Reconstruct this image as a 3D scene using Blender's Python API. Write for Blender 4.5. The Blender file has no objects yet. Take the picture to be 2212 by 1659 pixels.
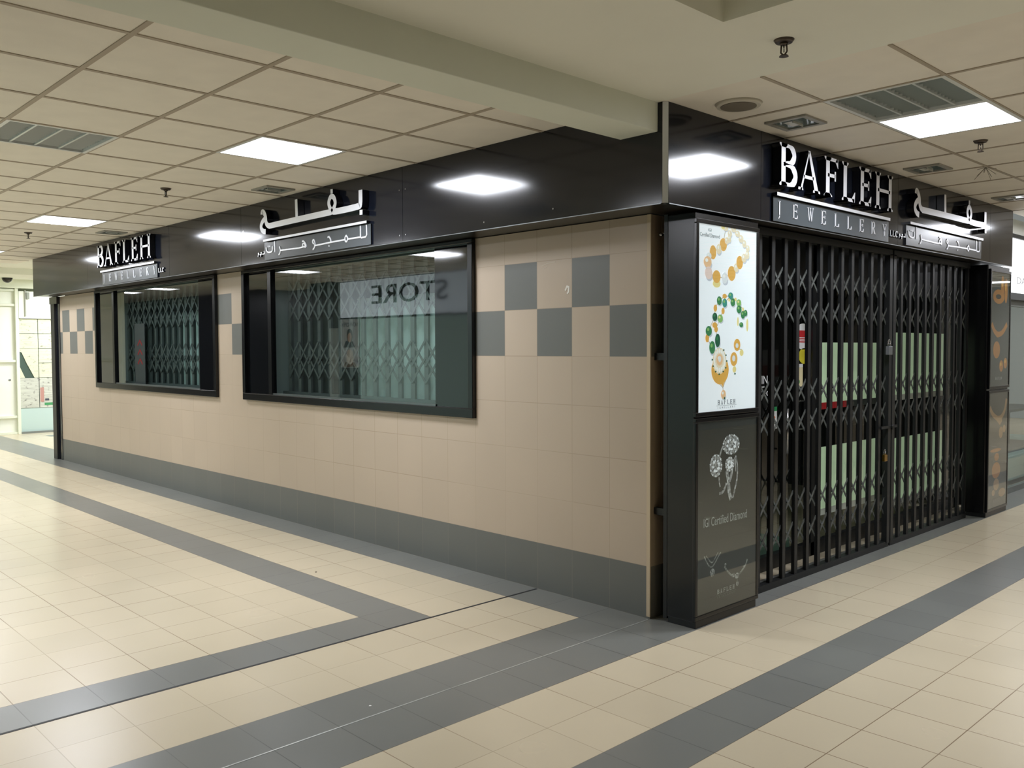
import bpy, bmesh, math, random
from mathutils import Vector, Matrix
random.seed(7)
S = bpy.context.scene
COL = S.collection
PI = math.pi

# ------------------------------------------------------------------ camera
cam_d = bpy.data.cameras.new('camera')
cam_d.sensor_fit = 'HORIZONTAL'; cam_d.sensor_width = 36.0
cam_d.lens = 1908.74 / 2212 * 36.0
cam_d.clip_start = 0.05; cam_d.clip_end = 200
cam = bpy.data.objects.new('camera', cam_d); COL.objects.link(cam)
CAM_C = Vector((3.0659, -4.0245, 1.55))
_f = Vector((-0.721389, 0.691358, -0.040268)); _r = Vector((0.692026, 0.721862, -0.003850)); _u = Vector((-0.026406, 0.030644, 0.999181))
cam.matrix_world = Matrix(((_r.x, _u.x, -_f.x, CAM_C.x), (_r.y, _u.y, -_f.y, CAM_C.y), (_r.z, _u.z, -_f.z, CAM_C.z), (0, 0, 0, 1)))
S.camera = cam

# ------------------------------------------------------------------ world, exposure, lamp strengths
W = bpy.data.worlds.new('world'); S.world = W; W.use_nodes = True
W.node_tree.nodes['Background'].inputs[0].default_value = (0.80, 0.86, 0.82, 1)
W.node_tree.nodes['Background'].inputs[1].default_value = 0.25
S.view_settings.view_transform = 'Standard'
try: S.view_settings.look = 'None'
except Exception: pass
S.view_settings.gamma = 1.0
S.view_settings.use_curve_mapping = False
S.view_settings.exposure = 0.0
LAMP = 49.0                      # emission of a lit ceiling panel
LAMP_COL = (0.93, 0.955, 1.03)
S.render.engine = 'CYCLES'
S.cycles.use_denoising = True
S.cycles.max_bounces = 8
S.cycles.diffuse_bounces = 7
S.cycles.glossy_bounces = 4
S.cycles.transparent_max_bounces = 12
S.cycles.caustics_reflective = False
S.cycles.caustics_refractive = False
S.cycles.sample_clamp_indirect = 3.0
S.cycles.sample_clamp_direct = 12.0

# measured outlines (metres on their planes)
AR_BIG= [('s', 0.052, [(0.153, 2.693), (0.154, 2.714), (0.178, 2.712), (0.205, 2.685), (0.217, 2.655), (0.218, 2.623), (0.239, 2.596), (0.279, 2.583)]), ('s', 0.05, [(0.212, 2.655), (0.168, 2.639), (0.134, 2.605), (0.138, 2.57), (0.176, 2.546), (0.213, 2.542)]), ('s', 0.055, [(0.268, 2.584), (0.713, 2.589), (1.21, 2.592), (1.245, 2.596)]), ('s', 0.055, [(1.245, 2.6), (1.275, 2.587), (1.606, 2.59), (1.624, 2.602), (1.624, 2.707)]), ('s', 0.045, [(0.717, 2.751), (0.723, 2.6)]), ('s', 0.045, [(1.245, 2.591), (1.206, 2.633), (1.195, 2.668), (1.216, 2.703), (1.243, 2.712), (1.273, 2.696), (1.291, 2.656), (1.276, 2.625), (1.236, 2.592)]), ('s', 0.036, [(1.24, 2.763), (1.241, 2.73)]), ('s', 0.042, [(1.63, 2.562), (1.629, 2.527)]), ('bar', 0.02, [(0.157, 2.485), (1.676, 2.484)])]
AR_SMALL= [[(1.628, 2.459), (1.632, 2.387), (1.62, 2.372), (1.559, 2.37)], [(1.551, 2.46), (1.552, 2.376), (1.38, 2.377)], [(1.362, 2.405), (1.345, 2.393), (1.344, 2.372), (1.361, 2.356), (1.38, 2.369), (1.381, 2.39), (1.362, 2.405)], [(1.345, 2.376), (1.154, 2.374), (0.922, 2.368)], [(1.104, 2.415), (1.124, 2.42), (1.142, 2.402), (1.152, 2.375)], [(1.123, 2.353), (1.122, 2.343)], [(0.917, 2.386), (0.894, 2.385), (0.88, 2.404), (0.898, 2.42), (0.913, 2.403), (0.917, 2.366), (0.902, 2.345), (0.885, 2.339)], [(0.779, 2.367), (0.751, 2.374), (0.729, 2.377), (0.734, 2.402), (0.761, 2.399), (0.772, 2.378)], [(0.725, 2.419), (0.752, 2.419), (0.778, 2.395), (0.781, 2.368), (0.379, 2.375)], [(0.361, 2.409), (0.377, 2.376), (0.363, 2.348), (0.345, 2.341)], [(0.28, 2.46), (0.283, 2.368)], [(0.135, 2.421), (0.141, 2.39), (0.172, 2.374), (0.226, 2.374), (0.242, 2.387), (0.24, 2.422)], [(0.168, 2.424), (0.181, 2.424)], [(0.195, 2.424), (0.208, 2.424)]]
AR_TINY= [[(0.085, 2.395), (0.093, 2.37), (0.057, 2.369)], [(0.046, 2.387), (0.034, 2.372), (0.023, 2.351)], [(0.024, 2.383), (0.035, 2.383), (0.04, 2.369), (0.012, 2.368)], [(-0.004, 2.386), (-0.016, 2.37), (-0.022, 2.352)], [(-0.021, 2.382), (-0.004, 2.381), (-0.001, 2.367)]]
PA= [(0.276, 2.126, 0.0355, 0.036, 'g'), (0.174, 2.076, 0.0315, 0.039, 'g'), (0.231, 2.098, 0.024, 0.0285, 'p'), (0.134, 2.055, 0.025, 0.0175, 'w'), (0.122, 2.02, 0.038, 0.0315, 'o'), (0.132, 1.961, 0.036, 0.035, 'k'), (0.211, 1.905, 0.038, 0.0215, 'y'), (0.21, 1.944, 0.0395, 0.0355, 'g'), (0.291, 1.941, 0.0295, 0.032, 'w'), (0.362, 1.97, 0.0395, 0.042, 'g'), (0.409, 2.005, 0.0255, 0.0255, 'p'), (0.445, 2.037, 0.0335, 0.0385, 'g'), (0.489, 2.065, 0.026, 0.0255, 'p'), (0.525, 2.086, 0.022, 0.026, 'p'), (0.529, 2.124, 0.0205, 0.0185, 'p'), (0.492, 2.147, 0.022, 0.022, 'p'), (0.457, 2.173, 0.0255, 0.022, 'p'), (0.42, 2.199, 0.0255, 0.018, 'p'), (0.379, 2.221, 0.0255, 0.018, 'p'), (0.34, 2.192, 0.022, 0.02, 'p'), (0.335, 2.163, 0.0185, 0.022, 'p'), (0.308, 2.15, 0.021, 0.02, 'p'), (0.297, 2.219, 0.026, 0.016, 'p'), (0.271, 2.222, 0.018, 0.0125, 'y'), (0.239, 1.812, 0.024, 0.0245, 'n'), (0.292, 1.839, 0.0215, 0.0135, 'g'), (0.293, 1.801, 0.024, 0.0245, 't'), (0.354, 1.843, 0.025, 0.02, 't'), (0.376, 1.807, 0.0235, 0.0225, 'n'), (0.439, 1.806, 0.0255, 0.0205, 'l'), (0.442, 1.769, 0.026, 0.023, 'n'), (0.511, 1.749, 0.0195, 0.0185, 'n'), (0.483, 1.739, 0.022, 0.0225, 'n'), (0.404, 1.825, 0.011, 0.0105, 'y'), (0.338, 1.819, 0.0095, 0.0095, 'y'), (0.199, 1.769, 0.017, 0.0195, 'g'), (0.276, 1.755, 0.0155, 0.018, 'g'), (0.195, 1.721, 0.024, 0.023, 'd'), (0.248, 1.713, 0.027, 0.0225, 'l'), (0.483, 1.77, 0.0095, 0.011, 'y'), (0.194, 1.675, 0.024, 0.016, 'g'), (0.207, 1.652, 0.018, 0.017, 'g'), (0.121, 1.602, 0.0175, 0.023, 'g'), (0.136, 1.642, 0.03, 0.0275, 'n'), (0.17, 1.551, 0.0285, 0.0355, 'n'), (0.223, 1.59, 0.0255, 0.0375, 'd'), (0.467, 1.681, 0.0205, 0.015, 'n'), (0.431, 1.699, 0.009, 0.026, 'y'), (0.531, 1.68, 0.011, 0.037, 'y'), (0.251, 1.424, 0.087, 0.081, 'g'), (0.244, 1.475, 0.0695, 0.074, 'p'), (0.244, 1.482, 0.031, 0.032, 'o'), (0.245, 1.486, 0.0145, 0.0175, 'w'), (0.284, 1.286, 0.0245, 0.0255, 'o'), (0.296, 1.264, 0.0075, 0.007, 'd'), (0.424, 1.565, 0.034, 0.035, 'g'), (0.423, 1.561, 0.015, 0.014, 'w'), (0.472, 1.52, 0.0205, 0.0185, 'y'), (0.391, 1.484, 0.0365, 0.04, 'g'), (0.389, 1.488, 0.0165, 0.0175, 'w'), (0.397, 1.425, 0.019, 0.0185, 'y'), (0.402, 1.4, 0.008, 0.0055, 'd'), (0.285, 1.536, 0.007, 0.005, 'd'), (0.308, 1.507, 0.007, 0.005, 'd'), (0.172, 1.483, 0.007, 0.005, 'd'), (0.316, 1.474, 0.0075, 0.005, 'd'), (0.18, 1.447, 0.007, 0.005, 'd'), (0.306, 1.436, 0.007, 0.005, 'd'), (0.205, 1.416, 0.007, 0.005, 'd'), (0.28, 1.415, 0.007, 0.005, 'd'), (0.24, 1.401, 0.007, 0.005, 'd')]
PA_TIP= [(0.193, 1.379), (0.316, 1.376), (0.281, 1.33)]
RINGS= [(0.012, [(0.287, 0.995), (0.265, 0.965), (0.254, 0.941)]), (0.01, [(0.247, 0.821), (0.25, 0.789), (0.259, 0.763)]), (0.016, [(0.324, 0.778), (0.307, 0.751), (0.284, 0.728), (0.25, 0.726)]), (0.014, [(0.415, 0.927), (0.434, 0.88), (0.437, 0.827), (0.429, 0.776), (0.406, 0.724), (0.389, 0.684)]), (0.012, [(0.407, 0.918), (0.416, 0.868), (0.416, 0.836)]), (0.03, [(0.323, 0.852), (0.341, 0.802), (0.347, 0.747), (0.353, 0.714), (0.371, 0.68)]), (0.02, [(0.381, 0.852), (0.37, 0.808), (0.353, 0.785)])]
GEMS= [(0.368, 0.996, 0.0845, 0.0555, 'z'), (0.212, 0.888, 0.0585, 0.0615, 'z'), (0.35, 0.884, 0.0415, 0.0385, 'z')]
NK= [(0.008, [(0.104, 0.393), (0.126, 0.359), (0.153, 0.33), (0.171, 0.32), (0.188, 0.321), (0.215, 0.342), (0.242, 0.368), (0.269, 0.39)]), (0.008, [(0.122, 0.393), (0.144, 0.371), (0.166, 0.351), (0.179, 0.345), (0.193, 0.348), (0.215, 0.367), (0.241, 0.393)]), (0.012, [(0.308, 0.301), (0.327, 0.279), (0.353, 0.256), (0.386, 0.234), (0.428, 0.227), (0.471, 0.232), (0.5, 0.251), (0.529, 0.269), (0.55, 0.303)]), (0.005, [(0.44, 0.209), (0.442, 0.195)])]
NG= [(0.184, 0.289, 0.0225, 0.022, 'z'), (0.438, 0.225, 0.0215, 0.018, 'z'), (0.442, 0.178, 0.013, 0.0145, 'z'), (0.315, 0.312, 0.01, 0.0075, 'z'), (0.514, 0.266, 0.011, 0.0075, 'z'), (0.4, 0.234, 0.0165, 0.013, 'z')]
PB= [(4.811, 2.006, 0.153, 0.0655, 'q'), (4.909, 2.096, 0.0465, 0.1045, 'q'), (5.005, 2.066, 0.0425, 0.1145, 'q'), (4.776, 1.52, 0.091, 0.078, 'q'), (4.908, 1.37, 0.052, 0.053, 'q'), (5.022, 1.395, 0.0475, 0.05, 'q'), (4.805, 1.659, 0.061, 0.026, 'q'), (4.931, 0.752, 0.0525, 0.053, 'v'), (5.019, 0.782, 0.0425, 0.036, 'v'), (4.829, 0.531, 0.0615, 0.0355, 'q'), (4.82, 0.408, 0.1135, 0.0745, 'q'), (4.8, 0.595, 0.143, 0.0175, 'q'), (4.828, 0.276, 0.0925, 0.0705, 'v'), (4.988, 0.186, 0.1165, 0.0505, 'v'), (4.755, 0.205, 0.051, 0.0355, 'v')]
PBR= [(0.05, [(4.638, 1.757), (4.702, 1.692), (4.805, 1.655), (4.932, 1.677), (5.049, 1.758)]), (0.045, [(4.628, 1.006), (4.692, 0.933), (4.873, 0.871), (5.026, 0.933), (5.082, 1.073)]), (0.06, [(4.82, 0.891), (4.926, 0.85)])]
# ------------------------------------------------------------------ materials
MATS = {}
def lin(c):
    return tuple((v/255/12.92 if v/255 <= .04045 else ((v/255+.055)/1.055)**2.4) for v in c)
def mat(name, rgb, rough=.5, metal=0., spec=.5, coat=0., coat_rough=.05, emit=0., noise=0., nscale=6., bump=0., bscale=60., srgb=True):
    if name in MATS: return MATS[name]
    c = lin(rgb) if srgb else rgb
    m = bpy.data.materials.new(name); m.use_nodes = True
    nt = m.node_tree; b = nt.nodes['Principled BSDF']
    b.inputs['Base Color'].default_value = (*c, 1)
    b.inputs['Roughness'].default_value = rough
    b.inputs['Metallic'].default_value = metal
    b.inputs['Specular IOR Level'].default_value = spec
    b.inputs['Coat Weight'].default_value = coat
    b.inputs['Coat Roughness'].default_value = coat_rough
    if emit:
        b.inputs['Emission Color'].default_value = (*c, 1); b.inputs['Emission Strength'].default_value = emit; m.cycles.emission_sampling = 'NONE'
    tc = nt.nodes.new('ShaderNodeNewGeometry')
    if noise:
        n = nt.nodes.new('ShaderNodeTexNoise'); n.inputs['Scale'].default_value = nscale; n.inputs['Detail'].default_value = 4
        nt.links.new(tc.outputs['Position'], n.inputs['Vector'])
        r = nt.nodes.new('ShaderNodeMapRange'); r.inputs[1].default_value = .3; r.inputs[2].default_value = .7
        r.inputs[3].default_value = 1-noise; r.inputs[4].default_value = 1+noise
        nt.links.new(n.outputs['Fac'], r.inputs[0])
        x = nt.nodes.new('ShaderNodeVectorMath'); x.operation = 'SCALE'; x.inputs[0].default_value = c
        nt.links.new(r.outputs[0], x.inputs['Scale']); nt.links.new(x.outputs[0], b.inputs['Base Color'])
    if bump:
        n2 = nt.nodes.new('ShaderNodeTexNoise'); n2.inputs['Scale'].default_value = bscale
        nt.links.new(tc.outputs['Position'], n2.inputs['Vector'])
        bp = nt.nodes.new('ShaderNodeBump'); bp.inputs['Strength'].default_value = bump; bp.inputs['Distance'].default_value = .002
        nt.links.new(n2.outputs['Fac'], bp.inputs['Height']); nt.links.new(bp.outputs[0], b.inputs['Normal'])
    MATS[name] = m
    return m

def tile_mat(name, rgb, joint, axes, origin, size=.3, jw=.0019, rough=.3, var=.04, spec=.5, wear=.35, dirt=0.):
    """ceramic tile: per-tile tone, thin joints whose darkness varies along the joint"""
    m = bpy.data.materials.new(name); m.use_nodes = True
    nt = m.node_tree; L = nt.links; N = nt.nodes.new
    b = nt.nodes['Principled BSDF']; b.inputs['Roughness'].default_value = rough; b.inputs['Specular IOR Level'].default_value = spec
    g = N('ShaderNodeNewGeometry'); sep = N('ShaderNodeSeparateXYZ'); L.new(g.outputs['Position'], sep.inputs[0])
    def math_(op, a, bb=None):
        n = N('ShaderNodeMath'); n.operation = op
        for i, v in enumerate((a, bb)):
            if v is None: continue
            if hasattr(v, 'is_linked') or hasattr(v, 'links'): L.new(v, n.inputs[i])
            else: n.inputs[i].default_value = v
        return n.outputs[0]
    cells = []; dists = []
    for ax, o in zip(axes, origin):
        q = math_('DIVIDE', math_('SUBTRACT', sep.outputs[ax], o), size)
        cells.append(math_('FLOOR', q))
        fr = math_('FRACT', q)
        dists.append(math_('MULTIPLY', math_('MINIMUM', fr, math_('SUBTRACT', 1.0, fr)), size))
    comb = N('ShaderNodeCombineXYZ'); L.new(cells[0], comb.inputs[0]); L.new(cells[1], comb.inputs[1])
    wn = N('ShaderNodeTexWhiteNoise'); wn.noise_dimensions = '3D'; L.new(comb.outputs[0], wn.inputs['Vector'])
    tone = math_('ADD', math_('MULTIPLY', math_('SUBTRACT', wn.outputs['Value'], .5), 2*var), 1.0)
    ns = N('ShaderNodeTexNoise'); ns.inputs['Scale'].default_value = 1.6; ns.inputs['Detail'].default_value = 2; L.new(g.outputs['Position'], ns.inputs['Vector'])
    tone = math_('MULTIPLY', tone, math_('ADD', math_('MULTIPLY', math_('SUBTRACT', ns.outputs['Fac'], .5), .12+dirt), 1.0))
    base = N('ShaderNodeVectorMath'); base.operation = 'SCALE'; base.inputs[0].default_value = lin(rgb); L.new(tone, base.inputs['Scale'])
    mind = math_('MINIMUM', dists[0], dists[1])
    sm = N('ShaderNodeMapRange'); sm.interpolation_type = 'SMOOTHSTEP'; sm.inputs[1].default_value = jw*.5; sm.inputs[2].default_value = jw*1.6
    sm.inputs[3].default_value = 1.0; sm.inputs[4].default_value = 0.0; L.new(mind, sm.inputs[0]); jm = sm.outputs[0]
    n3 = N('ShaderNodeTexNoise'); n3.inputs['Scale'].default_value = .9; n3.inputs['Detail'].default_value = 0; L.new(g.outputs['Position'], n3.inputs['Vector'])
    rr = N('ShaderNodeMapRange'); rr.inputs[1].default_value = .35; rr.inputs[2].default_value = .65; rr.inputs[3].default_value = wear; rr.inputs[4].default_value = 1.0
    L.new(n3.outputs['Fac'], rr.inputs[0])
    jm = math_('MULTIPLY', jm, rr.outputs[0])
    mx = N('ShaderNodeMix'); mx.data_type = 'RGBA'; L.new(jm, mx.inputs['Factor'])
    L.new(base.outputs[0], mx.inputs[6]); mx.inputs[7].default_value = (*lin(joint), 1)
    L.new(mx.outputs[2], b.inputs['Base Color'])
    rg = N('ShaderNodeMapRange'); rg.inputs[3].default_value = rough; rg.inputs[4].default_value = rough+.02; L.new(ns.outputs['Fac'], rg.inputs[0])
    L.new(rg.outputs[0], b.inputs['Roughness'])
    MATS[name] = m
    return m

def glass_mat(name, tint=(1, 1, 1), f0=.08, rough=0.0):
    m = bpy.data.materials.new(name); m.use_nodes = True; nt = m.node_tree
    for n in list(nt.nodes):
        if n.type != 'OUTPUT_MATERIAL': nt.nodes.remove(n)
    out = [n for n in nt.nodes if n.type == 'OUTPUT_MATERIAL'][0]
    t = nt.nodes.new('ShaderNodeBsdfTransparent'); t.inputs[0].default_value = (*tint, 1)
    g = nt.nodes.new('ShaderNodeBsdfGlossy'); g.inputs['Roughness'].default_value = rough
    lw = nt.nodes.new('ShaderNodeLayerWeight'); lw.inputs[0].default_value = .5
    pw = nt.nodes.new('ShaderNodeMath'); pw.operation = 'POWER'; pw.inputs[1].default_value = 4.5; nt.links.new(lw.outputs['Facing'], pw.inputs[0])
    f = nt.nodes.new('ShaderNodeMapRange'); f.inputs[3].default_value = f0; f.inputs[4].default_value = 1.0; nt.links.new(pw.outputs[0], f.inputs[0])
    mx = nt.nodes.new('ShaderNodeMixShader')
    nt.links.new(f.outputs[0], mx.inputs[0]); nt.links.new(t.outputs[0], mx.inputs[1]); nt.links.new(g.outputs[0], mx.inputs[2])
    nt.links.new(mx.outputs[0], out.inputs[0]); MATS[name] = m
    return m

def gem_mat(name, lo, hi, scale=90.):
    m = mat(name, hi, .35); nt = m.node_tree; b = nt.nodes['Principled BSDF']
    g = nt.nodes.new('ShaderNodeNewGeometry'); v = nt.nodes.new('ShaderNodeTexVoronoi'); v.inputs['Scale'].default_value = scale
    nt.links.new(g.outputs['Position'], v.inputs['Vector'])
    mx = nt.nodes.new('ShaderNodeMix'); mx.data_type = 'RGBA'
    s = nt.nodes.new('ShaderNodeSeparateColor'); nt.links.new(v.outputs['Color'], s.inputs[0])
    nt.links.new(s.outputs[0], mx.inputs['Factor']); mx.inputs[6].default_value = (*lin(lo), 1); mx.inputs[7].default_value = (*lin(hi), 1)
    nt.links.new(mx.outputs[2], b.inputs['Base Color'])
    return m

def news_mat(name, paper, ink):
    m = mat(name, paper, .8); nt = m.node_tree; b = nt.nodes['Principled BSDF']; L = nt.links
    g = nt.nodes.new('ShaderNodeNewGeometry')
    mp = nt.nodes.new('ShaderNodeMapping'); mp.inputs['Scale'].default_value = (1, 14, 22); L.new(g.outputs['Position'], mp.inputs[0])
    n = nt.nodes.new('ShaderNodeTexNoise'); n.inputs['Scale'].default_value = 1.0; n.inputs['Detail'].default_value = 6; L.new(mp.outputs[0], n.inputs['Vector'])
    mp2 = nt.nodes.new('ShaderNodeMapping'); mp2.inputs['Scale'].default_value = (1, 3, 110); L.new(g.outputs['Position'], mp2.inputs[0])
    n2 = nt.nodes.new('ShaderNodeTexNoise'); n2.inputs['Scale'].default_value = 1.0; L.new(mp2.outputs[0], n2.inputs['Vector'])
    a = nt.nodes.new('ShaderNodeMapRange'); a.inputs[1].default_value = .56; a.inputs[2].default_value = .72; L.new(n.outputs['Fac'], a.inputs[0])
    c = nt.nodes.new('ShaderNodeMapRange'); c.inputs[1].default_value = .45; c.inputs[2].default_value = .6; c.inputs[4].default_value = .3; L.new(n2.outputs['Fac'], c.inputs[0])
    mxx = nt.nodes.new('ShaderNodeMath'); mxx.operation = 'MAXIMUM'; L.new(a.outputs[0], mxx.inputs[0]); L.new(c.outputs[0], mxx.inputs[1])
    mx = nt.nodes.new('ShaderNodeMix'); mx.data_type = 'RGBA'; L.new(mxx.outputs[0], mx.inputs['Factor'])
    mx.inputs[6].default_value = (*lin(paper), 1); mx.inputs[7].default_value = (*lin(ink), 1)
    L.new(mx.outputs[2], b.inputs['Base Color'])
    return m

def emit_mat(name, col, strength):
    m = bpy.data.materials.new(name); m.use_nodes = True; nt = m.node_tree
    b = nt.nodes['Principled BSDF']; b.inputs['Base Color'].default_value = (.8, .8, .8, 1)
    b.inputs['Emission Color'].default_value = (*col, 1); b.inputs['Emission Strength'].default_value = strength
    m.cycles.emission_sampling = 'FRONT' if strength > 3 else 'NONE'
    MATS[name] = m; return m

M_BLACK = mat('black_cladding', (15, 18, 26), .12, spec=.55)
M_BLACK_MATT = mat('black_painted_metal', (19, 20, 21), .38, bump=.2, bscale=120)
M_PILLAR = mat('pillar_lacquer', (9, 9, 11), .25, noise=.2, nscale=4)
M_GATE = mat('gate_paint', (23, 25, 26), .45, noise=.2, nscale=9)
M_STRAP = mat('worn_strap_steel', (84, 88, 85), .45, metal=.2, noise=.35, nscale=25)
M_FRAME = mat('window_frame_black', (10, 11, 13), .22)
M_SOFFIT = mat('soffit_dark', (40, 36, 33), .3)
M_FACE = mat('letter_face_aluminium', (236, 238, 243), .38, metal=.55)
M_RETURN = mat('letter_return_black', (6, 6, 9), .25)
M_PLATE = mat('name_plate_grey', (62, 68, 72), .25, spec=.6)
M_TBAR = mat('ceiling_grid_bar', (176, 164, 148), .6)
M_CTILE = mat('ceiling_tile_board', (240, 234, 224), .85, noise=.03, nscale=5, bump=.3, bscale=200)
M_PLASTER = mat('ceiling_plaster', (240, 240, 230), .8, noise=.02, nscale=2)
M_HOUSE = mat('fixture_housing', (225, 228, 228), .4)
M_LOUVRE = mat('louvre_aluminium', (214, 220, 220), .35, metal=.15)
M_CHROME = mat('chrome', (190, 190, 192), .15, metal=1)
M_BRASS = mat('brass', (176, 140, 70), .3, metal=1)
M_WHITE = mat('white_paint', (240, 243, 232), .45, noise=.03, nscale=4)
M_CREAM = mat('cream_paint', (232, 237, 220), .5)
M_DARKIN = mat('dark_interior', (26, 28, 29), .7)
M_GREYWALL = mat('grey_shopfront', (60, 63, 66), .5)
M_SHEET = mat('pale_green_board', (206, 232, 192), .6, emit=.22)  # slight emission stands in for light on the boards; they are no lamps
M_RED = mat('red_print', (190, 40, 45), .5)
M_YEL = mat('yellow_print', (225, 215, 60), .5)
M_INK = mat('dark_ink', (70, 74, 84), .6)
M_SILVERINK = mat('silver_ink', (196, 200, 200), .5)
M_GLASS = glass_mat('clear_glass', (.93, .96, .95), .07)
M_GLASSG = glass_mat('green_glass', (.80, .88, .86), .14)
M_LAMP = emit_mat('lit_diffuser', LAMP_COL, 3.0)

F_BEIGE = tile_mat('floor_tile_beige', (208, 196, 170), (132, 112, 88), (0, 1), (0, .03), rough=.26, var=.025)
F_GREY = tile_mat('floor_tile_grey', (122, 124, 120), (66, 68, 66), (0, 1), (0, .03), rough=.28, var=.04)
T_BEIGE = tile_mat('wall_tile_beige', (184, 168, 149), (160, 142, 120), (0, 2), (0, 0), rough=.34, var=.02)
T_GREY = tile_mat('wall_tile_grey', (104, 106, 102), (132, 126, 116), (0, 2), (0, 0), rough=.4, var=.03)
R_BEIGE = tile_mat('return_tile_beige', (184, 168, 149), (160, 142, 120), (1, 2), (0, 0), rough=.34, var=.02)
R_GREY = tile_mat('return_tile_grey', (104, 106, 102), (132, 126, 116), (1, 2), (0, 0), rough=.4, var=.03)

# ------------------------------------------------------------------ helpers
ORG = {}
def new_bm(): return bmesh.new()
def box(bm, x0, x1, y0, y1, z0, z1, mi=0):
    vs = [bm.verts.new(p) for p in ((x0,y0,z0),(x1,y0,z0),(x1,y1,z0),(x0,y1,z0),(x0,y0,z1),(x1,y0,z1),(x1,y1,z1),(x0,y1,z1))]
    for q in ((0,3,2,1),(4,5,6,7),(0,1,5,4),(1,2,6,5),(2,3,7,6),(3,0,4,7)):
        f = bm.faces.new([vs[i] for i in q]); f.material_index = mi
    return bm
def quad(bm, pts, mi=0):
    f = bm.faces.new([bm.verts.new(p) for p in pts]); f.material_index = mi; return f
def cyl(bm, p0, p1, r0, r1=None, seg=20, mi=0, caps=True):
    r1 = r0 if r1 is None else r1
    p0 = Vector(p0); p1 = Vector(p1); d = (p1-p0).normalized()
    a = d.orthogonal().normalized(); b = d.cross(a)
    A = [bm.verts.new(p0 + a*r0*math.cos(t)+b*r0*math.sin(t)) for t in [2*PI*i/seg for i in range(seg)]]
    B = [bm.verts.new(p1 + a*r1*math.cos(t)+b*r1*math.sin(t)) for t in [2*PI*i/seg for i in range(seg)]]
    for i in range(seg):
        f = bm.faces.new([A[i], A[(i+1)%seg], B[(i+1)%seg], B[i]]); f.material_index = mi; f.smooth = True
    if caps:
        bm.faces.new(A[::-1]).material_index = mi; bm.faces.new(B).material_index = mi
    return bm
def obj(name, bm, mats, parent=None, bevel=0., kind=None):
    bmesh.ops.recalc_face_normals(bm, faces=bm.faces) if name not in ('ceiling', 'floor', 'diffuser') else None
    me = bpy.data.meshes.new(name)
    xs = [v.co.x for v in bm.verts]; ys = [v.co.y for v in bm.verts]; zs = [v.co.z for v in bm.verts]
    o3 = Vector(((min(xs)+max(xs))/2, (min(ys)+max(ys))/2, min(zs)))
    bmesh.ops.translate(bm, verts=bm.verts, vec=-o3)
    bm.to_mesh(me); bm.free()
    for m in (mats if isinstance(mats, (list, tuple)) else [mats]): me.materials.append(m)
    o = bpy.data.objects.new(name, me); COL.objects.link(o)
    if parent is not None:
        o.parent = parent; o.location = o3 - ORG[parent.name]
    else: o.location = o3
    ORG[o.name] = o3
    if bevel:
        bv = o.modifiers.new('bevel', 'BEVEL'); bv.width = bevel; bv.segments = 2; bv.limit_method = 'ANGLE'
    if kind: o['kind'] = kind
    return o
def struct(name, bm, mats, **k): return obj(name, bm, mats, kind='structure', **k)
def tag(o, label, cat, group=None):
    o['label'] = label; o['category'] = cat
    if group: o['group'] = group
    return o
def thing(name, label, cat, loc, group=None):
    o = bpy.data.objects.new(name, None); COL.objects.link(o); o.location = loc; o.empty_display_size = .1
    ORG[o.name] = Vector(loc); return tag(o, label, cat, group)
def shared(name, me_obj, parent, loc):
    """another part with the same mesh"""
    c = me_obj.copy(); COL.objects.link(c); c.parent = parent; c.location = Vector(loc) - ORG[parent.name]; ORG[c.name] = Vector(loc); return c
def dup(root, loc, label, group=None):
    r = root.copy(); COL.objects.link(r); r.location = loc; r['label'] = label; ORG[r.name] = Vector(loc)
    if group: r['group'] = group
    for ch in list(root.children):
        c = ch.copy(); COL.objects.link(c); c.parent = r
        for g in ch.children:
            d = g.copy(); COL.objects.link(d); d.parent = c
    return r

# planes things are mounted on: (u right, v up, w outward) -> world
def on_left(ox, y=-.27): return lambda u, v, w: (ox+u, y-w, v)
def on_front(oy, x=.30): return lambda u, v, w: (x+w, oy+u, v)
def on_south(ox, y=-5.3): return lambda u, v, w: (ox-u, y+w, v)

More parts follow.
